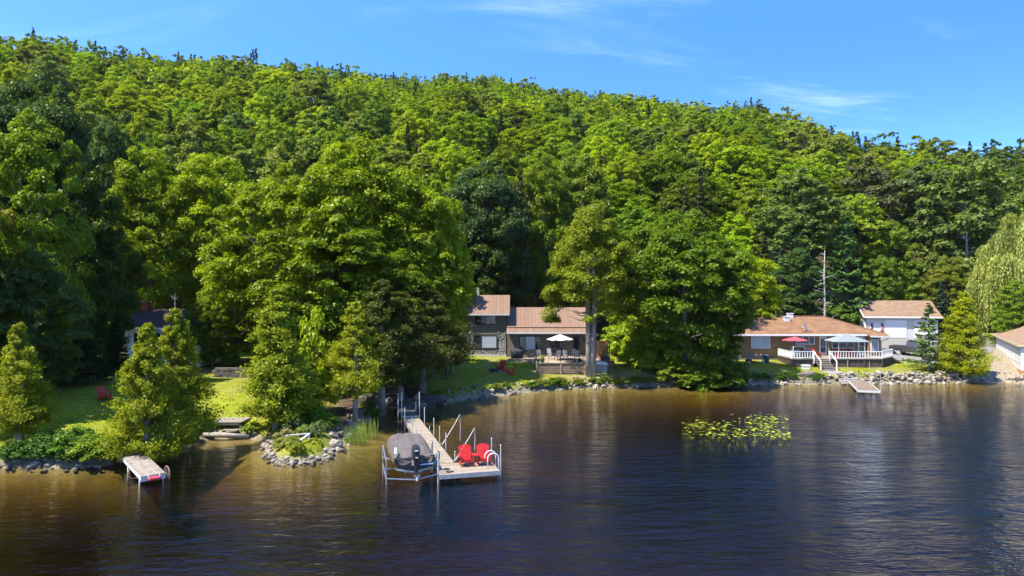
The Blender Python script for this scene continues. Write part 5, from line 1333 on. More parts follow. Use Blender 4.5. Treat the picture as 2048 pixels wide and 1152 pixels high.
    for (x, y, lab, lf) in ((3.05, 68.6, 'dark pot with yellow-green plant at the front left of the deck', True), (2.65, 68.5, 'small dark bucket in the left front corner of the deck', False), (6.3, 68.6, 'dark square pot at the front right of the deck', False), (6.9, 69.6, 'second dark pot by the right railing', False)):
        q = thing('plant_pot', (x, y, zt), lab, 'pot'); s = .2 if lf else .17
        b = MB(); b.tube([(0, 0, 0), (0, 0, s*2), (0, 0, s*2.05)], [s*.75, s, s*.9], 10); obj('body', b, BLACKM if not lf else BARREL, q, world=False)
        if lf:
            n = 110; c = rng.normal(size=(n, 3))*[.13, .13, .13]+[0, 0, .55]
            o = bpy.data.objects.new('foliage', leaf_mesh('foliage', c, unit(c-[0, 0, .3]), rng.uniform(.05, .1, n), rng.uniform(.8, 1.2, n), rng)); COL.objects.link(o); o.parent = q; o.color = (.2, .24, .02, 1)
    # covered round fire table by the wall, dark sofa
    bq = thing('covered_firetable', (.55, 74.6, 1.94), 'round thing under a dark cover beside the tower wall', 'covered table')
    b = MB(); b.tube([(0, 0, 0), (0, 0, .75), (0, 0, .95), (0, 0, 1.02)], [.66, .72, .55, .1], 16); obj('cover', b, BLACKM, bq, world=False, smooth=True)
    sf = thing('garden_sofa', (2.55, 75.3, 1.94), 'dark wicker sofa under the wide window of the grey house', 'sofa')
    b = MB(); b.box(-.75, .75, -.4, .4, .05, .4); obj('seat', b, BLACKM, sf, world=False)
    b = MB(); b.box(-.75, .75, .28, .42, .41, .82); obj('backrest', b, BLACKM, sf, world=False)
    for s in (-1, 1): b = MB(); b.box(s*.82-.07, s*.82+.07, -.4, .42, .05, .6); obj('armrest', b, BLACKM, sf, world=False)
    # fire pit and two chairs on the lawn
    p = G(988, 744); fp = thing('fire_pit', tuple(p), 'round dark fire pit with stone rim on the shaded lawn', 'fire pit')
    b = MB(); b.tube([(0, 0, .0), (0, 0, .34), (0, 0, .36), (0, 0, .2)], [.42, .5, .42, .36], 16); obj('bowl', b, BLACKM, fp, world=False)
    for k in range(14):
        a = k*math.pi/7; o = bpy.data.objects.new('stone', STONES[k % 6]); COL.objects.link(o); o.parent = fp; o.location = (.66*math.cos(a), .66*math.sin(a), .05); o.scale = (.16, .13, .11); o.rotation_euler = (0, 0, a)
    p = G(1001, 741); adirondack(tuple(p), -.55, 'red slatted chair behind the fire pit, nearer the house', 'red chairs at the fire pit')
    p = G(1021, 749); adirondack(tuple(p), -1.35, 'red slatted chair right of the fire pit, turned sideways', 'red chairs at the fire pit')
build_grey_house()

# ------------------------------------------------------------------ the brown cottage with its white-railed deck
def build_cottage():
    yf = 77.0; x0, x1 = 25.2, 41.3; ze = 4.45; zfl = 2.08
    r = thing('brown_cottage', (33, yf, 1.6), 'low brown board cottage with reddish hip roof and white trim', 'house')
    b = MB(); b.box(x0, x1, yf+.145, yf+9, .8, ze); obj('body', b, WOODB, r)
    boards_wall(r, x0, 39.9, yf, 1.95, ze, WOODB, h=.2)
    boards_wall(r, 39.95, x1, yf-.55, 1.95, ze-.15, WOODB, h=.2, name='corner_wall', back=.7)
    b = MB(); b.box(x0, x1, yf-.0, yf+.13, .7, 1.94); obj('foundation', b, STONED, r)
    ex0, ex1, ey0, ey1 = x0-.6, x1+.6, yf-.6, yf+9.6; rx0, rx1, ry, rz = x0+4.5, x1-4.2, yf+4.5, 6.28; e = ze-.02
    for nm, pts in (('front_roof', [(ex0, ey0, e), (ex1, ey0, e), (rx1, ry, rz), (rx0, ry, rz)]), ('right_roof', [(ex1, ey0, e), (ex1, ey1, e), (rx1, ry, rz)]),
                    ('rear_roof', [(ex1, ey1, e), (ex0, ey1, e), (rx0, ry, rz), (rx1, ry, rz)]), ('left_roof', [(ex0, ey1, e), (ex0, ey0, e), (rx0, ry, rz)])):
        b = MB(); b.add(list(pts)+[(x, y, z-.1) for x, y, z in pts], [tuple(range(len(pts))), tuple(reversed(range(len(pts), 2*len(pts))))]+[(i, i+len(pts), (i+1) % len(pts)+len(pts), (i+1) % len(pts)) for i in range(len(pts))])
        o = obj(nm, b, SHINGLE, r)
    b = MB(); b.beam((rx0, ry, rz+.03), (rx1, ry, rz+.03), .3, .05); obj('ridge_cap', b, SHINGLE, r)
    for a in ((ex1, ey0, e), (ex1, ey1, e)): b = MB(); b.beam(Vector(a)+Vector((0, 0, .03)), (rx1, ry, rz+.03), .25, .04); obj('hip_cap', b, SHINGLE, r)
    # shingle courses as thin steps
    k = 22; cs = MB()
    for i in range(1, k):
        t = i/k; xa = ex0+(rx0-ex0)*t; xb = ex1+(rx1-ex1)*t; y = ey0+(ry-ey0)*t; z = e+(rz-e)*t
        cs.box(xa, xb, y, y+.03, z-.02, z+.012)
    o = obj('shingle_courses', cs, SHINGLE, r); o['kind'] = 'stuff'
    b = MB(); b.box(ex0, 39.9, ey0-.09, ey0-.005, e-.19, e-.0); obj('gutter', b, WHITE, r)
    b = MB(); slab_poly(b, [(39.7, ey0-.75, e-.12), (ex1+.05, ey0-.75, e-.2), (ex1+.05, ey0+.5, e+.16), (39.7, ey0+.5, e+.2)], .08); obj('corner_roof', b, SHINGLE, r)
    b = MB(); b.beam((39.7, ey0-.80, e-.2), (ex1+.05, ey0-.80, e-.28), .08, .17); obj('corner_gutter', b, WHITE, r)
    b = MB(); b.tube([(ex1, ey0-.78, e-.3), (ex1-.15, ey0-.6, e-.5), (x1+.08, yf-.5, e-.8), (x1+.08, yf-.5, 2.1)], .05, 6); obj('downspout', b, GREYTRIM, r)
    B2 = [PALEPANE, PALEPANE]
    window(r, 26.95, 29.1, yf-.03, 2.8, 4.25, (.5,), WHITE, .09, pane=B2)
    window(r, 32.05, 34.1, yf-.03, 3.25, 4.25, (.36, .7), WHITE, .08)
    window(r, 36.05, 38.6, yf-.03, 2.8, 3.95, (.3, .65), WHITE, .09)
    window(r, 40.15, 41.05, yf-.58, 2.4, 3.85, (), WHITE, .10, pane=B2)
    for xa, xb, y in ((34.65, 35.5, yf-.03), (39.0, 39.85, yf-.03)):
        b = MB(); b.box(xa, xb, y-.03, y+.02, zfl, zfl+2.08); d = obj('door', b, WHITE, r)
        for za, zb in ((.95, 1.82), (1.0-.75, .88)) if xa < 36 else ((.25, .95), (1.0, 1.8)):
            for a, c in ((xa+.18, (xa+xb)/2-.02), ((xa+xb)/2+.02, xb-.18)): q = MB(); q.box(a, c, y-.045, y-.028, zfl+za, zfl+zb); obj('pane', q, GLASS, d)
        q = MB(); q.box(xb-.12, xb-.07, y-.09, y-.03, zfl+1.0, zfl+1.1); obj('handle', q, PIPE, d)
    # on the roof
    for px, py, d in ((1573, 640, 80.2), (1580, 634, 81.2)):
        p = at(px, py, d); b = MB(); z = e+(rz-e)*(d-ey0)/(ry-ey0); b.box(p.x-.3, p.x+.3, d-.25, d+.25, z-.1, z+.42); b.box(p.x-.36, p.x+.36, d-.3, d+.3, z+.425, z+.48); v = obj('roof_vent', b, WHITE, r)
    sx = (1609-CX)*77.2/F; ds = thing('satellite_dish', (sx, 77.2, 4.7), 'grey satellite dish on the front edge of the cottage roof', 'satellite dish')
    b = MB(); ring = []; 
    mt = Matrix.Translation((.1, 0, .55)) @ Matrix.Rotation(1.15, 4, 'X') @ Matrix.Rotation(.9, 4, 'Y')
    vs = [mt @ Vector((0, 0, -.06))]; fs = []
    for q in range(1, 4):
        for j in range(14): a = j*math.pi/7; rr = .13*q; vs.append(mt @ Vector((rr*math.cos(a), rr*1.15*math.sin(a), -.06+.5*rr*rr)))
    fs += [(0, 1+j, 1+(j+1) % 14) for j in range(14)]+[(1+q*14+j, 1+(q+1)*14+j, 1+(q+1)*14+(j+1) % 14, 1+q*14+(j+1) % 14) for q in range(2) for j in range(14)]
    b.add(vs, fs); obj('dish', b, GREYTRIM, ds, world=False)
    b = MB(); b.tube([(0, .1, -.05), (0, .05, .35), (.1, 0, .55)], .03, 6); obj('mast', b, GREYTRIM, ds, world=False)
    b = MB(); b.tube([(.0, 0, .35), (-.35, -.4, .5)], .018, 5); b.box(-.42, -.3, -.46, -.36, .46, .56); obj('feed_arm', b, WHITE, ds, world=False)
    b = MB(); b.box(-.3, .9, -.25, .1, -.08, -.02); obj('mount_plate', b, BLACKM, ds, world=False)
    p = at(1551, 632, 81.5); an = thing('roof_antenna', (p.x, 81.4, 6.25), 'short white antenna on the brown cottage ridge', 'antenna')
    b = MB(); b.tube([(0, 0, -.1), (0, 0, .75)], .035, 6); obj('mast', b, WHITE, an, world=False)
    b = MB(); b.tube([(0, 0, .05), (-.3, 0, .2), (-.42, 0, .05)], .025, 5); obj('arm', b, WHITE, an, world=False)
    # deck
    d = thing('white_railed_deck', (35, 75, 2), 'raised deck with white railing along the brown cottage', 'deck')
    y0 = 73.0; zt = 2.0
    b = MB(); b.add([(29.9, y0, zt-.16), (39.6, y0, zt-.16), (42.2, 75.6, zt-.16), (42.2, yf, zt-.16), (29.9, yf, zt-.16), (29.9, y0, zt-.05), (39.6, y0, zt-.05), (42.2, 75.6, zt-.05), (42.2, yf, zt-.05), (29.9, yf, zt-.05)],
                    [(4, 3, 2, 1, 0), (5, 6, 7, 8, 9), (0, 1, 6, 5), (1, 2, 7, 6), (2, 3, 8, 7), (3, 4, 9, 8), (4, 0, 5, 9)]); obj('deck_frame', b, STAIN, d)
    y = y0-.03
    while y < yf-.06:
        xr = 39.6+max(0, min(y-y0, 2.6)) if y > y0 else 39.6
        b = MB(); b.box(29.85, xr+.04, y, y+.138, zt-.045, zt); obj('plank', b, GREYW, d); y += .147
    def skirt(xa, xb, ya, yb, z0, z1, n):
        for i in range(n):
            t0, t1 = i/n+.004, (i+1)/n-.004
            b = MB(); b.beam((xa+(xb-xa)*t0, ya+(yb-ya)*t0, (z0+z1)/2), (xa+(xb-xa)*t1, ya+(yb-ya)*t1, (z0+z1)/2), .03, z1-z0); obj('skirt_panel', b, STAIN, d)
    skirt(30.0, 32.2, y0+.1, y0+.1, .95, 1.83, 2); skirt(34.0, 39.6, y0+.1, y0+.1, .95, 1.83, 5); skirt(39.65, 42.15, y0+.12, 75.6, .95, 1.83, 3); skirt(29.95, 29.95, yf, y0+.1, .95, 1.83, 3)
    for x, y in ((29.95, y0+.06), (32.2, y0+.06), (34.0, y0+.06), (35.9, y0+.06), (37.7, y0+.06), (39.6, y0+.06), (42.15, 75.6)):
        b = MB(); b.box(x-.08, x+.08, y-.08, y+.08, .7, 1.84); obj('skirt_post', b, STAIN, d)
    def rail(a, c, n, solid=False):
        a = Vector(a); c = Vector(c); up = Vector((0, 0, 1))
        for z, h in ((.78, .06), (.13, .06)): b = MB(); b.beam(a+up*z, c+up*z, .09, h); obj('rail', b, WHITE, d)
        for i in range(n+1):
            p = a.lerp(c, i/n); w = .05 if i in (0, n) else .032
            if solid and i < n:
                q = a.lerp(c, (i+1)/n); b = MB(); b.beam(p+up*.45, q+up*.45, .03, .58); obj('rail_board', b, WHITE, d)
            b = MB(); b.box(p.x-w, p.x+w, p.y-w, p.y+w, p.z+(.0 if i in (0, n) else .165), p.z+(.84 if i in (0, n) else .748)); obj('baluster' if 0 < i < n else 'rail_post', b, WHITE, d)
    rail((29.95, y0+.04, zt), (32.2, y0+.04, zt), 8); rail((29.95, yf-.3, zt), (29.95, y0+.14, zt), 5, True)
    rail((34.0, y0+.04, zt), (39.6, y0+.04, zt), 19); rail((39.7, y0+.14, zt), (42.1, 75.55, zt), 9); rail((42.1, 75.65, zt), (41.7, 77.4, zt), 5)
    for i in range(6):
        z = zt-.16*(i+1); b = MB(); b.box(32.35, 33.88, y0-.02-.27*(i+1), y0-.27*i, z-.04, z); obj('step', b, GREYW, d)
        b = MB(); b.box(32.36, 33.87, y0-.03-.27*i, y0-.01-.27*i, z-.0, z+.115); obj('riser', b, STAIN, d)
    for x in (32.28, 33.95):
        b = MB(); b.beam((x, y0, zt+.80), (x, y0-1.65, zt-.12), .07, .09); obj('stair_rail', b, WHITE, d)
        b = MB(); b.box(x-.05, x+.05, y0-1.7, y0-1.6, .8, zt-.1); obj('stair_post', b, WHITE, d)
        b = MB(); b.box(x-.05, x+.05, y0-.1, y0-.01, zt-.5, zt+.86); obj('stair_post', b, WHITE, d)
    # side steps on the right end
    for i in range(4): b = MB(); b.box(42.2+.28*i, 42.48+.28*i, 75.2, 76.2, zt-.2*(i+1)-.04, zt-.2*(i+1)); obj('side_step', b, STAIN, d)
    b = MB(); b.beam((42.2, 75.2, zt+.72), (43.4, 75.2, zt-.2), .06, .08); b.box(43.35, 43.45, 75.15, 75.25, .9, zt-.15); obj('side_rail', b, WHITE, d)
    # furniture
    umbrella('deck_umbrella', (30.9, 74.6, zt), 1.33, 1.86, .42, PINKRED, 'faded red umbrella on the left part of the white-railed deck', STAIN)
    sw = thing('swing_frame', (31.0, 74.0, zt), 'white tube frame with pale seat under the red umbrella', 'garden swing')
    b = MB(); b.tube([(-.62, -.3, 0), (-.62, -.25, 1.2), (-.55, -.25, 1.28), (.55, -.25, 1.28), (.62, -.25, 1.2), (.62, -.3, 0)], .04, 7); obj('front_hoop', b, WHITE, sw, world=False)
    b = MB(); b.tube([(-.62, .5, 0), (-.6, .3, 1.15), (-.62, -.25, 1.2)], .03, 6); b.tube([(.62, .5, 0), (.6, .3, 1.15), (.62, -.25, 1.2)], .03, 6); obj('side_frame', b, WHITE, sw, world=False)
    b = MB(); b.box(-.5, .5, -.1, .35, .42, .5); obj('seat', b, WHITE2, sw, world=False)
    b = MB(); b.box(-.5, .5, .33, .4, .5, .78); obj('backrest', b, WHITE2, sw, world=False)
    g = thing('barbecue', (31.75, 73.65, zt), 'black covered barbecue behind the left railing section', 'barbecue')
    b = MB(); b.box(-.42, .42, -.25, .25, .08, .82); obj('cabinet', b, BLACKM, g, world=False)
    b = MB(); b.prism([(-.26, .82), (.26, .82), (.24, 1.02), (.08, 1.12), (-.12, 1.1), (-.25, .98)], 'x', -.4, .4); obj('lid', b, BLACKM, g, world=False)
    for s in (-1, 1): b = MB(); b.box(s*.58-.15, s*.58+.15, -.2, .2, .78, .82); obj('side_shelf', b, BLACKM, g, world=False)
    gr = 'red chairs on the cottage deck'
    adirondack((32.35, 75.3, zt), 0.1, 'red slatted chair half hidden behind the black barbecue', gr)
    adirondack((33.3, 74.7, zt), .35, 'red slatted chair left of the white cottage door', gr)
    adirondack((35.75, 74.6, zt), -.1, 'left red chair under the grey gazebo', gr)
    adirondack((37.1, 74.6, zt), .1, 'right red chair under the grey gazebo', gr)
    gz_ = thing('gazebo', (36.7, 74.9, zt), 'grey peaked gazebo canopy on thin posts over the deck', 'gazebo')
    b = MB(); s = 1.85; vs = [(0, 0, 2.58), (-s, -1.3, 1.78), (s, -1.3, 1.78), (s, 1.3, 1.78), (-s, 1.3, 1.78)]; vs += [(x, y, z-.03) for x, y, z in vs]
    b.add(vs, [(0, 1, 2), (0, 2, 3), (0, 3, 4), (0, 4, 1), (5, 7, 6), (5, 8, 7), (5, 9, 8), (5, 6, 9), (1, 6, 7, 2), (2, 7, 8, 3), (3, 8, 9, 4), (4, 9, 6, 1)]); obj('canopy', b, GREYCL, gz_, world=False)
    b = MB()
    for q in ((-s, -1.3), (s, -1.3), (s, 1.3), (-s, 1.3)): b.beam((q[0], q[1], 1.80), (0, 0, 2.61), .05, .03)
    obj('canopy_seam', b, GREYTRIM, gz_, world=False)
    for x in (-1.4, 1.4):
        for y in (-1.15, 1.15): b = MB(); b.tube([(x, y, 0), (x, y, 1.86)], .035, 7); obj('post', b, PIPE, gz_, world=False)
    # path to the dock, slab by slab
    pa = thing('slab_path', (34, 70, 1), 'pale stone slab path from the deck stairs to the right dock', 'path'); rng = random.Random(12)
    for i in range(9):
        t = (i+.5)/9; y = 71.2-3.4*t
        for j in range(3):
            w = .62; x = 33.1+.9*t+(j-1)*w; b = MB(); z = gz(x, y)+.03
            b.box(x-w/2+.015, x+w/2-.015, y-.178, y+.178, z-.2, z+rng.uniform(0, .015)); obj('slab', b, SLAB, pa)
    for i in range(3):
        y = 68.0-.3*i; b = MB(); b.box(32.6, 34.6, y-.15, y+.15, .05, .55-.2*i); obj('step', b, SLAB, pa)
    # right dock
    rd = thing('right_dock', (33, 64, .4), 'short brown plank dock with pale frame in front of the cottage path', 'dock')
    a = Vector((-.33, -.944, 0)); w = Vector((.944, -.33, 0)); o0 = Vector((33.2, 67.4, 0)); L = 6.6
    def q(s, t, z): return o0+a*s+w*t+Vector((0, 0, z))
    b = MB(); 
    for t in (0, 1.75): b.beam(q(0, t, .32), q(L, t, .26), .07, .18)
    b.beam(q(L, -.03, .26), q(L, 1.78, .26), .07, .18); obj('frame', b, PIPE, rd)
    for i in range(44): b = MB(); b.beam(q(.05+i*.149, .03, .39-.0014*i), q(.05+i*.149, 1.72, .39-.0014*i), .14, .035); obj('plank', b, OLDW, rd)
    for s, t, h in ((.3, -.08, 2.0), (.3, 1.85, 2.0), (6.4, -.06, 1.6), (6.4, 1.83, 1.5)): b = MB(); b.tube([q(s, t, -1.2), q(s, t, .4+h)], .017, 6); obj('post', b, PIPE, rd)
    # bench, barrel, cooler, charcoal grill
    p = GL(1512, 75.2); bn = thing('garden_bench', tuple(p), 'long brown bench with white legs below the cottage window', 'bench')
    b = MB(); b.box(-.95, .95, -.22, .22, .42, .47); obj('seat', b, OLDW, bn, world=False)
    b = MB(); b.add([(-.95, .2, .5), (.95, .2, .5), (.95, .38, .95), (-.95, .38, .95), (-.95, .24, .5), (.95, .24, .5), (.95, .42, .95), (-.95, .42, .95)], [(0, 1, 2, 3), (7, 6, 5, 4), (0, 4, 5, 1), (1, 5, 6, 2), (2, 6, 7, 3), (3, 7, 4, 0)]); obj('backrest', b, OLDW, bn, world=False)
    for s in (-.8, .8): b = MB(); b.box(s-.05, s+.05, -.2, .25, 0, .42); obj('leg', b, WHITE, bn, world=False)
    p = GL(1533, 75.3); br = thing('rain_barrel', tuple(p), 'dark green barrel with white lid beside the bench', 'barrel')
    b = MB(); b.tube([(0, 0, 0), (0, 0, .3), (0, 0, .6), (0, 0, .8)], [.25, .29, .29, .25], 12); obj('body', b, BARREL, br, world=False)
    b = MB(); b.tube([(0, 0, .805), (0, 0, .87)], .26, 12); obj('lid', b, WHITE, br, world=False)
    p = GL(1611, 72.0); cl = thing('cool_box', tuple(p), 'white storage box with lid beside the deck stairs', 'box')
    b = MB(); b.prism([(-.36, 0), (.36, 0), (.40, .34), (-.40, .34)], 'y', -.25, .25); obj('body', b, WHITE2, cl, world=False)
    b = MB(); b.box(-.44, .44, -.29, .29, .345, .44); obj('lid', b, WHITE, cl, world=False)
    p = GL(1497, 72.2); cg = thing('charcoal_grill', tuple(p), 'small black charcoal grill on a post in the cottage lawn', 'grill')
    b = MB(); b.tube([(0, 0, -.1), (0, 0, .75)], .035, 6); obj('post', b, BLACKM, cg, world=False)
    b = MB(); b.box(-.28, .28, -.2, .2, .76, .98); obj('fire_box', b, BLACKM, cg, world=False)
    p = GL(1669, 72.0); st = thing('garden_stool', tuple(p), 'small black stool at the foot of the deck, right of the stairs', 'stool')
    b = MB(); b.tube([(0, 0, .42), (0, 0, .46)], .2, 12); obj('seat', b, BLACKM, st, world=False)
    for k in range(3): t = k*2.09; b = MB(); b.tube([(.1*math.cos(t), .1*math.sin(t), .42), (.19*math.cos(t), .19*math.sin(t), 0)], .018, 5); obj('leg', b, BLACKM, st, world=False)
    p = GL(1718, 69.4); lt = thing('garden_light', tuple(p), 'little black solar light in the grass above the right dock', 'garden light')
    b = MB(); b.tube([(0, 0, 0), (0, 0, .28)], .015, 5); obj('stake', b, BLACKM, lt, world=False)
    b = MB(); b.tube([(0, 0, .28), (0, 0, .4), (0, 0, .42)], [.05, .06, .09], 8); obj('lamp_head', b, BLACKM, lt, world=False)
build_cottage()

# ------------------------------------------------------------------ garage, truck, driveway, unfinished house
def sheet(name, poly, mat, label, step=.35, lift=.03):
    """a surface that follows the ground inside a polygon of (x, y)"""
    poly = np.array(poly); x0, y0 = poly.min(0); x1, y1 = poly.max(0)
    xs = np.arange(x0-step, x1+step, step); ys = np.arange(y0-step, y1+step, step); X, Y = np.meshgrid(xs, ys)
    ins = inside(X.ravel(), Y.ravel(), poly).reshape(X.shape)
    Z = ground(X.ravel(), Y.ravel()).reshape(X.shape)+lift
    idx = np.arange(X.size).reshape(X.shape); ok = ins[:-1, :-1] | ins[1:, 1:] | ins[:-1, 1:] | ins[1:, :-1]
    Q = np.stack([idx[:-1, :-1], idx[:-1, 1:], idx[1:, 1:], idx[1:, :-1]], -1)[ok]
    Zr = Z.copy(); 
    me = mesh_np(name, np.stack([X.ravel(), Y.ravel(), Zr.ravel()], 1), Q.reshape(-1, 4), mat, smooth=True)
    o = bpy.data.objects.new(name, me); COL.objects.link(o); tag(o, label, name.replace('_', ' '), kind='structure')
def build_right():
    sheet('driveway', [(43.5, 77.5), (46, 75.8), (52, 78), (60, 84), (66, 92), (72, 100), (72, 106), (60, 104), (50, 101), (46, 93), (43.8, 86)], GRAVEL, 'grey gravel driveway between the cottage and the garage')
    sheet('sandy_yard', [(46.5, 66.6), (50, 67.4), (53, 66.5), (70, 66), (74, 92), (66, 92), (58, 82), (51, 72.5)], SAND, 'sandy fill round the unfinished white house', lift=.05)
    # garage in its own frame
    g = thing('garage', (51.9, 100, 2.5), 'white double garage with tan shingle roof and front greyed by painted eave shade', 'garage', rz=math.radians(-10.4))
    Lx, Ly, h = 9.6, 7.2, 3.35
    def ob(n, b, m, p=None): return obj(n, b, m, p or g, world=False)
    b = MB(); b.box(.12, Lx-.12, .12, Ly-.12, -1.5, h); ob('body', b, WHITE2)
    for i in range(17): b = MB(); b.box(-.02, .12, 0, Ly, .0+i*.2, .0+i*.2+.19); ob('side_board', b, WHITE2)
    b = MB(); b.box(0, Lx, -.0, .12, -1.5, h); fw_ = ob('front_wall', b, GREYTRIM)  # grey colour puts the eave's shade on the white front
    rz = h+2.05; ry = Ly/2
    for x in (0.0, Lx-.14): b = MB(); b.prism([(0.0, h), (Ly, h), (ry, rz-.14)], 'x', x, x+.14); ob('gable', b, WHITE2)
    ov = .5
    for nm, ys in (('front_roof', (-ov, ry)), ('rear_roof', (Ly+ov, ry))):
        ze = h-(rz-h)/ry*ov; pts = [(-.45, ys[0], ze), (Lx+.45, ys[0], ze), (Lx+.45, ys[1], rz), (-.45, ys[1], rz)]
        if nm == 'rear_roof': pts = [(x, y+.005, z-.003) for x, y, z in reversed(pts)]
        b = MB(); slab_poly(b, pts, .1); ob(nm, b, SHINGLE2)
    b = MB(); b.box(-.45, Lx+.45, -ov-.1, -ov-.006, h-.45, h-.24); ob('gutter', b, WHITE)
    for y0_, z0_ in ((-ov, h-.30), (Ly+ov, h-.30)): b = MB(); b.beam((-.48, y0_, z0_-.09), (-.48, ry, rz-.09), .05, .2); ob('rake_board', b, WHITE)
    for xa in (2.55, 6.55):
        b = MB(); b.box(xa-.12, xa+2.92, -.05, -.002, 0, 2.66); fr = ob('door_frame', b, WHITE, )
        for k in range(5): b = MB(); b.box(xa, xa+2.8, -.085+.0, -.052, .02+k*.505, .02+k*.505+.49); ob('door_panel', b, WHITE, fr)
    b = MB(); b.box(.95, 1.95, -.06, -.002, 0, 2.15); dr = ob('side_door', b, WHITE)
    q = MB(); q.box(1.8, 1.86, -.12, -.06, 1.0, 1.1); ob('handle', q, PIPE, dr)
    for xa in (.62, 2.02): b = MB(); b.box(xa, xa+.27, -.05, -.002, .1, 2.1); ob('sidelight', b, GLASS)
    b = MB(); b.box(1.6, 1.95, -.22, -.002, 2.55, 2.7); ob('lamp', b, WHITE)
    for x, lab in ((.5, 'pink and white flower basket left of the garage side door'), (2.12, 'pink and white flower basket right of the garage side door')):
        p = wm(g) @ Vector((x, -.22, 1.15)); f = thing('flower_basket', tuple(p), lab, 'flower basket', 'flower baskets on the garage')
        n = 120; rng = np.random.default_rng(int(x*10)); c = rng.normal(size=(n, 3))*[.13, .1, .28]
        me = leaf_mesh('flowers', c, unit(c+[0, -.2, 0]), rng.uniform(.05, .09, n), rng.uniform(.8, 1.2, n), rng, mat=FLOWER); o = bpy.data.objects.new('flowers', me); COL.objects.link(o); o.parent = f
        b = MB(); b.tube([(0, 0, -.32), (0, 0, -.12)], [.1, .17], 10); obj('basket', b, TERRA, f, world=False)
    # pickup truck
    tp = GL(1834, 80); t = thing('pickup_truck', (tp.x, tp.y, tp.z+.03), 'dark grey pickup truck parked on the gravel, nose towards the lake', 'truck', rz=math.radians(-42))
    def tob(n, b, m, p=None, sm=False): return obj(n, b, m, p or t, world=False, smooth=sm)
    Lh, wd = 2.75, .95     # x forward
    prof = [(-2.75, .55), (-2.75, 1.12), (-1.0, 1.12), (1.15, 1.12), (2.45, 1.02), (2.72, .92), (2.75, .5), (2.3, .42), (-2.5, .42)]
    b = MB(); b.prism(prof, 'y', -wd, wd); body = tob('body', b, TRUCK)
    b = MB(); n = 0
    cab = [(-1.05, 1.12, .93), (-.85, 1.80, .74), (.35, 1.84, .74), (1.15, 1.12, .93)]
    vs = [(x, -w, z) for x, z, w in cab]+[(x, w, z) for x, z, w in cab]
    b.add(vs, [(0, 1, 2, 3), (7, 6, 5, 4), (0, 4, 5, 1), (1, 5, 6, 2), (2, 6, 7, 3), (3, 7, 4, 0)]); cb = tob('cab', b, TRUCK)
    for s in (-1, 1):
        for xa, xb in ((-.82, -.18), (-.1, .72)):
            def sp(x, z): w = .93+(.74-.93)*(z-1.12)/.70; return (x, s*(w+.006), z)
            q = MB(); top = 1.72; x1 = xb if xb < .5 else .38
            pts = [sp(xa, 1.2), sp(xb, 1.2), sp(x1, top), sp(xa+.06, top)]; q.add(pts+[(x, y-s*.01, z) for x, y, z in pts], [(0, 1, 2, 3), (7, 6, 5, 4)]); tob('side_window', q, GLASS, cb)
        q = MB(); q.box(.78, .92, s*1.02-.09, s*1.02+.09, 1.2, 1.38); tob('mirror', q, BLACKM, body)
        q = MB(); q.box(2.60, 2.74, s*.72-.17, s*.72+.17, .78, .96); tob('headlight', q, WHITE, body)
        for xw in (-1.75, 1.75):
            q = MB(); q.tube([(xw, s*.70, .38), (xw, s*.96, .38)], .385, 18); w = tob('wheel', q, TYRE)
            q = MB(); q.tube([(xw, s*.95, .38), (xw, s*.975, .38)], .22, 14); tob('rim', q, TUBW, w)
            q = MB(); ar = [(xw+.47*math.cos(a), s*.955, .40+.47*math.sin(a)) for a in np.linspace(0, math.pi, 9)]; q.tube(ar, .03, 5); tob('fender_flare', q, BLACKM, body)
    q = MB(); pts = [(.40, -.70, 1.80), (.40, .70, 1.80), (1.10, .86, 1.17), (1.10, -.86, 1.17)]; q.add([(x+.02, y, z+.015) for x, y, z in pts]+pts, [(0, 1, 2, 3), (7, 6, 5, 4)]); tob('windshield', q, GLASS, cb)
    q = MB(); q.box(2.74, 2.79, -.5, .5, .62, .95); tob('grille', q, BLACKM, body)
    q = MB(); q.box(2.66, 2.86, -.93, .93, .42, .60); tob('bumper', q, ALU, body)
    q = MB(); q.box(-2.68, -1.12, -.8, .8, 1.115, 1.14); tob('bed_cover', q, BLACKM, body)
    # unfinished white house at the right edge
    A = Vector((52.2, 70, 0)); Bv = Vector((63.4, 90, 0)); dv = (Bv-A).normalized(); ang = math.atan2(dv.y, dv.x); zb = gz(52.2, 70)+.12
    hs = thing('unfinished_house', (52.2, 70, zb), 'unfinished house wrapped in white sheeting at the right edge', 'house', rz=ang)
    # local x runs along the left wall, local -y to the right
    def hob(n, b, m, p=None): return obj(n, b, m, p or hs, world=False)
    Lw, Dw, hh = 20, 12, 2.9
    b = MB(); b.box(0, Lw, -Dw, 0, .22, hh); hob('wrapped_wall', b, WHITE)
    b = MB(); b.box(-.06, Lw+.06, -Dw-.06, .06, -.1, .215); hob('sill_band', b, ORANGEW)
    b = MB(); b.box(.05, Lw-.05, -Dw+.05, -.05, -2, -.1); hob('footing', b, SAND)
    for i in range(int(Lw/2.4)+1): b = MB(); b.box(i*2.4-.02, i*2.4+.02, .0, .012, .23, hh); hob('wrap_seam', b, WHITE2)
    pr = MB()
    for row in range(3):
        for i in range(26):
            x = .4+i*.76+row*.3; z = .75+row*.72; wv = .34 if row != 1 else .12
            pr.box(x, x+wv, .003, .006, z, z+(.12 if row != 1 else .05))
    for row in range(3):
        for i in range(10): x = -.006; pr.box(-.006, -.003, -.6-i*.76-.34, -.6-i*.76, .75+row*.72, .87+row*.72)
    hob('wrap_print', pr, STONED)
    ov = .3; pk = Lw/2
    rid = 2.6
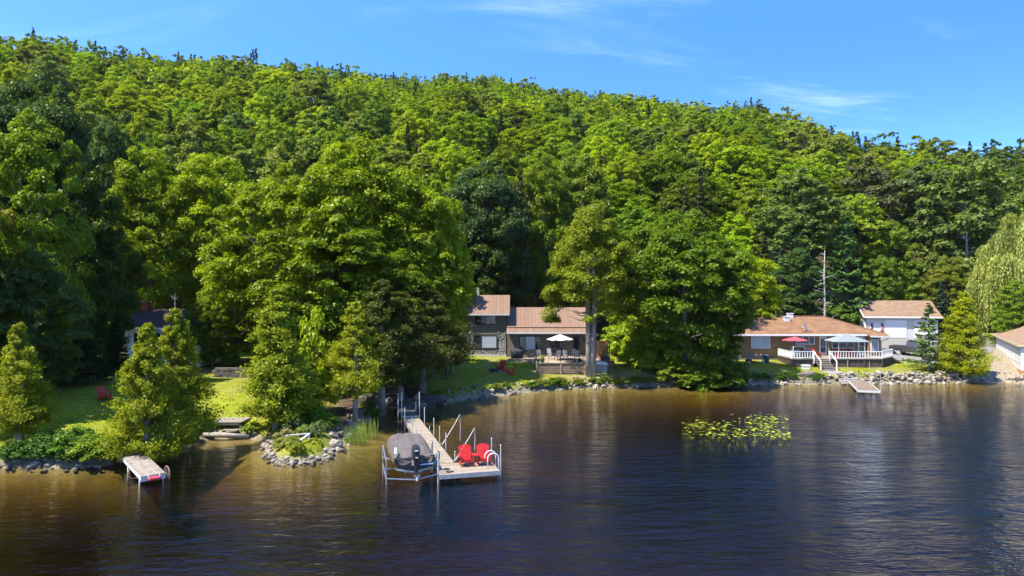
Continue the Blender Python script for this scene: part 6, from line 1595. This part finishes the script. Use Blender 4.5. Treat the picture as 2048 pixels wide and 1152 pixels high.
    for nm, pts in (('left_roof', [(-ov, ov, hh), (Lw+ov, ov, hh), (Lw-5, -Dw/2, hh+rid), (5.5, -Dw/2, hh+rid)]), ('front_roof', [(-ov, -Dw-ov, hh), (-ov, ov, hh), (5.5, -Dw/2, hh+rid)]), ('right_roof', [(Lw+ov, -Dw-ov, hh), (-ov, -Dw-ov, hh), (5.5, -Dw/2, hh+rid), (Lw-5, -Dw/2, hh+rid)]), ('rear_roof', [(Lw+ov, ov, hh), (Lw+ov, -Dw-ov, hh), (Lw-5, -Dw/2, hh+rid)])):
        b = MB(); n = len(pts); b.add(list(reversed(pts))+[(x, y, z-.1) for x, y, z in reversed(pts)], [tuple(range(n)), tuple(reversed(range(n, 2*n)))]+[(i, i+n, (i+1) % n+n, (i+1) % n) for i in range(n)]); hob(nm, b, SHINGLE2)
    b = MB(); b.box(-ov, Lw+ov, ov+.003, ov+.04, hh-.22, hh-.02); b.box(-ov-.04, -ov-.003, -Dw-ov, ov+.04, hh-.22, hh-.02); hob('fascia', b, M('fresh_lumber', (.52, .42, .26), (.42, .33, .2), scale=4, rough=.8))
    # timber edge at the far right shore
    rb = thing('timber_edge', (50.5, 68.5, 0), 'dark timber retaining edge at the right end of the shore', 'retaining edge')
    for k in range(2):
        for i in range(5):
            a = SHORE[-4]+np.array([.3, .3]); c = SHORE[-2]; p = a+(c-a)*i/5; q2 = a+(c-a)*(i+.97)/5
            b = MB(); b.beam((p[0], p[1], .1+k*.3), (q2[0], q2[1], .1+k*.3), .28, .28); obj('timber', b, DARKW, rb)
build_right()

# ------------------------------------------------------------------ lily pads, weeds, reeds, bank plants
def build_small_plants():
    rng = np.random.default_rng(21)
    LPS = [M('lily_leaf_'+n_, c_, tuple(v*.7 for v in c_), scale=1.2, rough=.4, spec=.4) for n_, c_ in (('yellow', (.38, .40, .012)), ('green', (.22, .29, .012)), ('olive', (.17, .15, .02)))]; LP = M('lily_leaf', (.30, .36, .012), (.22, .28, .015), scale=1.2, rough=.35, spec=.5)
    mes = []
    for k in range(4):
        b = MB(); n = 11; a0 = rng.uniform(0, 6.28); vs = [(0, 0, .0)]; r = 1
        for i in range(n): a = .22+(6.283-.44)*i/(n-1); vs.append((math.cos(a)*r*(1+.06*math.sin(3*a+k)), math.sin(a)*r*(1+.06*math.sin(3*a+k)), .12*max(0, math.sin(a*1.0+k))*(k % 2)))
        m = len(vs); vs += [(x, y, z-.05) for x, y, z in vs]
        b.add(vs, [(0, i+1, i+2) for i in range(n-1)]+[(m, m+i+2, m+i+1) for i in range(n-1)]+[(i+1, m+i+1, m+i+2, i+2) for i in range(n-1)])
        me = bpy.data.meshes.new('lily_pad'); me.from_pydata([tuple(v) for v in b.v], [], b.f); me.materials.append([LP, *LPS][k]); mes.append(me)
    lobes = [(1418, 855, 52, 16), (1395, 850, 28, 8), (1440, 862, 45, 14), (1500, 838, 42, 11), (1520, 850, 40, 10), (1545, 868, 32, 9), (1490, 868, 55, 9), (1545, 838, 25, 7), (1562, 872, 20, 6), (1530, 862, 38, 12)]
    used = []; i = 0
    while i < 290:
        cx_, cy2, w, h = lobes[int(rng.integers(len(lobes)))]; px = cx_+rng.normal()*w*.6; py = cy2+rng.normal()*h*.62
        if not (1364 < px < 1584 and 826 < py < 879): continue
        d = CAMZ*F/(py-HY); x = (px-CX)*d/F; s = rng.uniform(.06, .135)
        if any((x-a)**2+(d-b)**2 < (.85*(s+c))**2 for a, b, c in used): 
            if rng.random() < .9: continue
        used.append((x, d, s)); o = bpy.data.objects.new('lily_pad', mes[int(rng.integers(4))]); COL.objects.link(o); o.location = (x, d, .015+.004*(i % 5)); o.scale = (s, s, s*.8); o.rotation_euler = (rng.normal()*.05, rng.normal()*.05, rng.uniform(0, 6.28))
        tag(o, 'yellow-green lily pad floating in the patch on the open lake', 'lily pad', 'lily pads on the lake'); i += 1
    # leafy plants on the left bank
    g = 'leafy plants on the left bank'; cols = [(.075, .15, .012), (.06, .125, .014), (.13, .19, .012), (.05, .105, .014)]
    for k in range(18):
        px = 36+k*10.5+rng.normal()*4; py = 908+rng.uniform(-18, 18); p = G(px, py)
        s = rng.uniform(.55, .85); lab = f'low leafy left bank plant {["close to the water", "at the lawn edge"][py < 900]} {["left of the round brown stone", "right of the round brown stone", "near the wheeled dock"][0 if px < 42 else 1 if px < 165 else 2]}'
        plant('weed', 'bank_plant', p.x, p.y, s, s*1.05, cols[2] if px > 165 else cols[k % 2 if k % 5 else 3], lab, 'plant', g)
    WL = iter(['pale weed clump in front of the white board frame', 'weed clump at the left stone rim of the grassy point', 'weed clump right behind the white board frame',
               'green weed clump on the back right of the grassy point', 'dry pinkish weed clump left of the white board frame', 'small bright weed among the front stones of the grassy point',
               'greyish weed clump touching the short board of the white frame', 'darker weed clump at the back of the grassy point', 'bright grassy clump behind the point, nearest the bare cedar',
               'bright clump behind the point, under the short cedar', 'bright clump behind the point, under the wide cedar', 'leafy clump at the foot of the bare double trunk', 'dark clump in shade behind the bare double trunk',
               'yellow-green clump left of the plank landing', 'green clump right of the plank landing', 'dark clump under the taller wheeled-dock cedar', 'small clump on the rocks right of the wheeled dock'])
    for px, py, s, col in ((585, 893, .5, (.2, .22, .04)), (560, 897, .45, (.18, .2, .04)), (610, 872, .5, (.15, .2, .03)), (640, 862, .55, (.085, .13, .03)), (570, 880, .5, (.22, .21, .08)), (592, 905, .45, (.19, .21, .015)), (625, 872, .6, (.12, .15, .05)), (590, 866, .7, (.09, .12, .04)), (655, 855, .7, (.11, .19, .012)), (630, 848, .8, (.10, .18, .012)), (600, 850, .8, (.09, .17, .012)),
                           (745, 838, .6, (.07, .15, .012)), (735, 820, .6, (.05, .10, .014)), (410, 862, .6, (.15, .2, .012)), (505, 868, .55, (.12, .18, .012)), (375, 880, .6, (.06, .1, .014)), (340, 893, .5, (.07, .11, .014))):
        lw = next(WL); p = G(px, py); plant('weed', 'weed_clump', p.x, p.y, s, s*1.0, col, lw, 'plant', 'weed clumps near the water')
    # fringe of plants above the pale stones
    for k in range(30):
        px = rng.uniform(880, 1330); py = np.interp(px, [880, 1000, 1130, 1330], [792, 781, 770, 764])+rng.uniform(-6, 2); p = G(px, py)
        s = rng.uniform(.35, .65); plant('weed', 'weed_clump', p.x, p.y, s, s*.8, [(.11, .15, .012), (.16, .17, .02), (.08, .13, .012)][k % 3], 'low weed clump growing above the pale stones of the grey house shore', 'plant', 'weeds above the pale stones')
    for k in range(16):
        px = rng.uniform(1475, 1640); py = np.interp(px, [1475, 1640], [757, 757])+rng.uniform(-3, 4); p = G(px, py)
        s = rng.uniform(.35, .6); plant('weed', 'weed_clump', p.x, p.y, s, s*.8, [(.08, .13, .012), (.06, .11, .012)][k % 2], 'low weed clump above the stones of the brown cottage shore', 'plant', 'weeds below the brown cottage')
    # reeds
    for px, py, n, lab in ((712, 884, 150, 'tall reed clump in the water right of the grassy point'), (735, 872, 110, 'second reed clump in the water, nearer the dock')):
        d = CAMZ*F/(py-HY); x = (px-CX)*d/F; b = MB()
        for k in range(n):
            a = rng.uniform(0, 6.28); q = rng.random()**.5*.7; bx, by = q*math.cos(a), q*.8*math.sin(a); h = rng.uniform(.5, 1.15); lx, ly = rng.normal(size=2)*.14; w = .011
            b.add([(bx-w, by, -.5), (bx+w, by, -.5), (bx+lx+w*.3, by+ly, h), (bx+lx-w*.3, by+ly, h), (bx, by+w, -.5), (bx+lx, by+ly+w*.4, h)], [(0, 1, 2, 3), (1, 4, 5, 2), (4, 0, 3, 5)])
        o = obj('reeds', b, M('reed', (.20, .26, .02), (.14, .2, .02), scale=2, rough=.7)); o.location = (x, d, 0); tag(o, lab, 'reeds', kind='stuff')
    # grass blades over the lawns nearest the lake: nobody could count them
    N = 26000; px = rng.uniform(-80, 2080, N*2); d = rng.uniform(35, 76, N*2); x = (px-CX)*d/F; s = shore_s(x, d)
    k = (s > np.where((px > 520) & (px < 700) & (d < 48), .4, .7)) & (s < 9.5) & ~((px > 650) & (px < 860)) & ~((x > 32.2) & (x < 35.2)); x, d, s = x[k][:N], d[k][:N], s[k][:N]; z = ground(x, d, s); n = len(x)
    hgt = rng.uniform(.03, .075, n)*np.where(s < 1.6, 2.2, 1)
    c = np.stack([x, d, z+hgt*.8], 1); ax = unit(np.array([0, 0, 1.0])+.45*rng.normal(size=(n, 3)))
    V, Q = cards(c, unit(rng.normal(size=(n, 3))*[1, 1, .25]), hgt, rng, .35, ax)
    col = np.array([.125, .16, .012])*rng.uniform(.7, 1.25, (n, 1))
    me = mesh_np('lawn_grass', V, Q, FARLEAF, lv=np.repeat(rng.uniform(.8, 1.2, n), 4), tint=np.repeat(np.hstack([col, np.ones((n, 1))]), 4, 0))
    o = bpy.data.objects.new('lawn_grass', me); COL.objects.link(o); tag(o, 'short tufts of grass over the lawns along the shore', 'grass', kind='stuff')
build_small_plants()
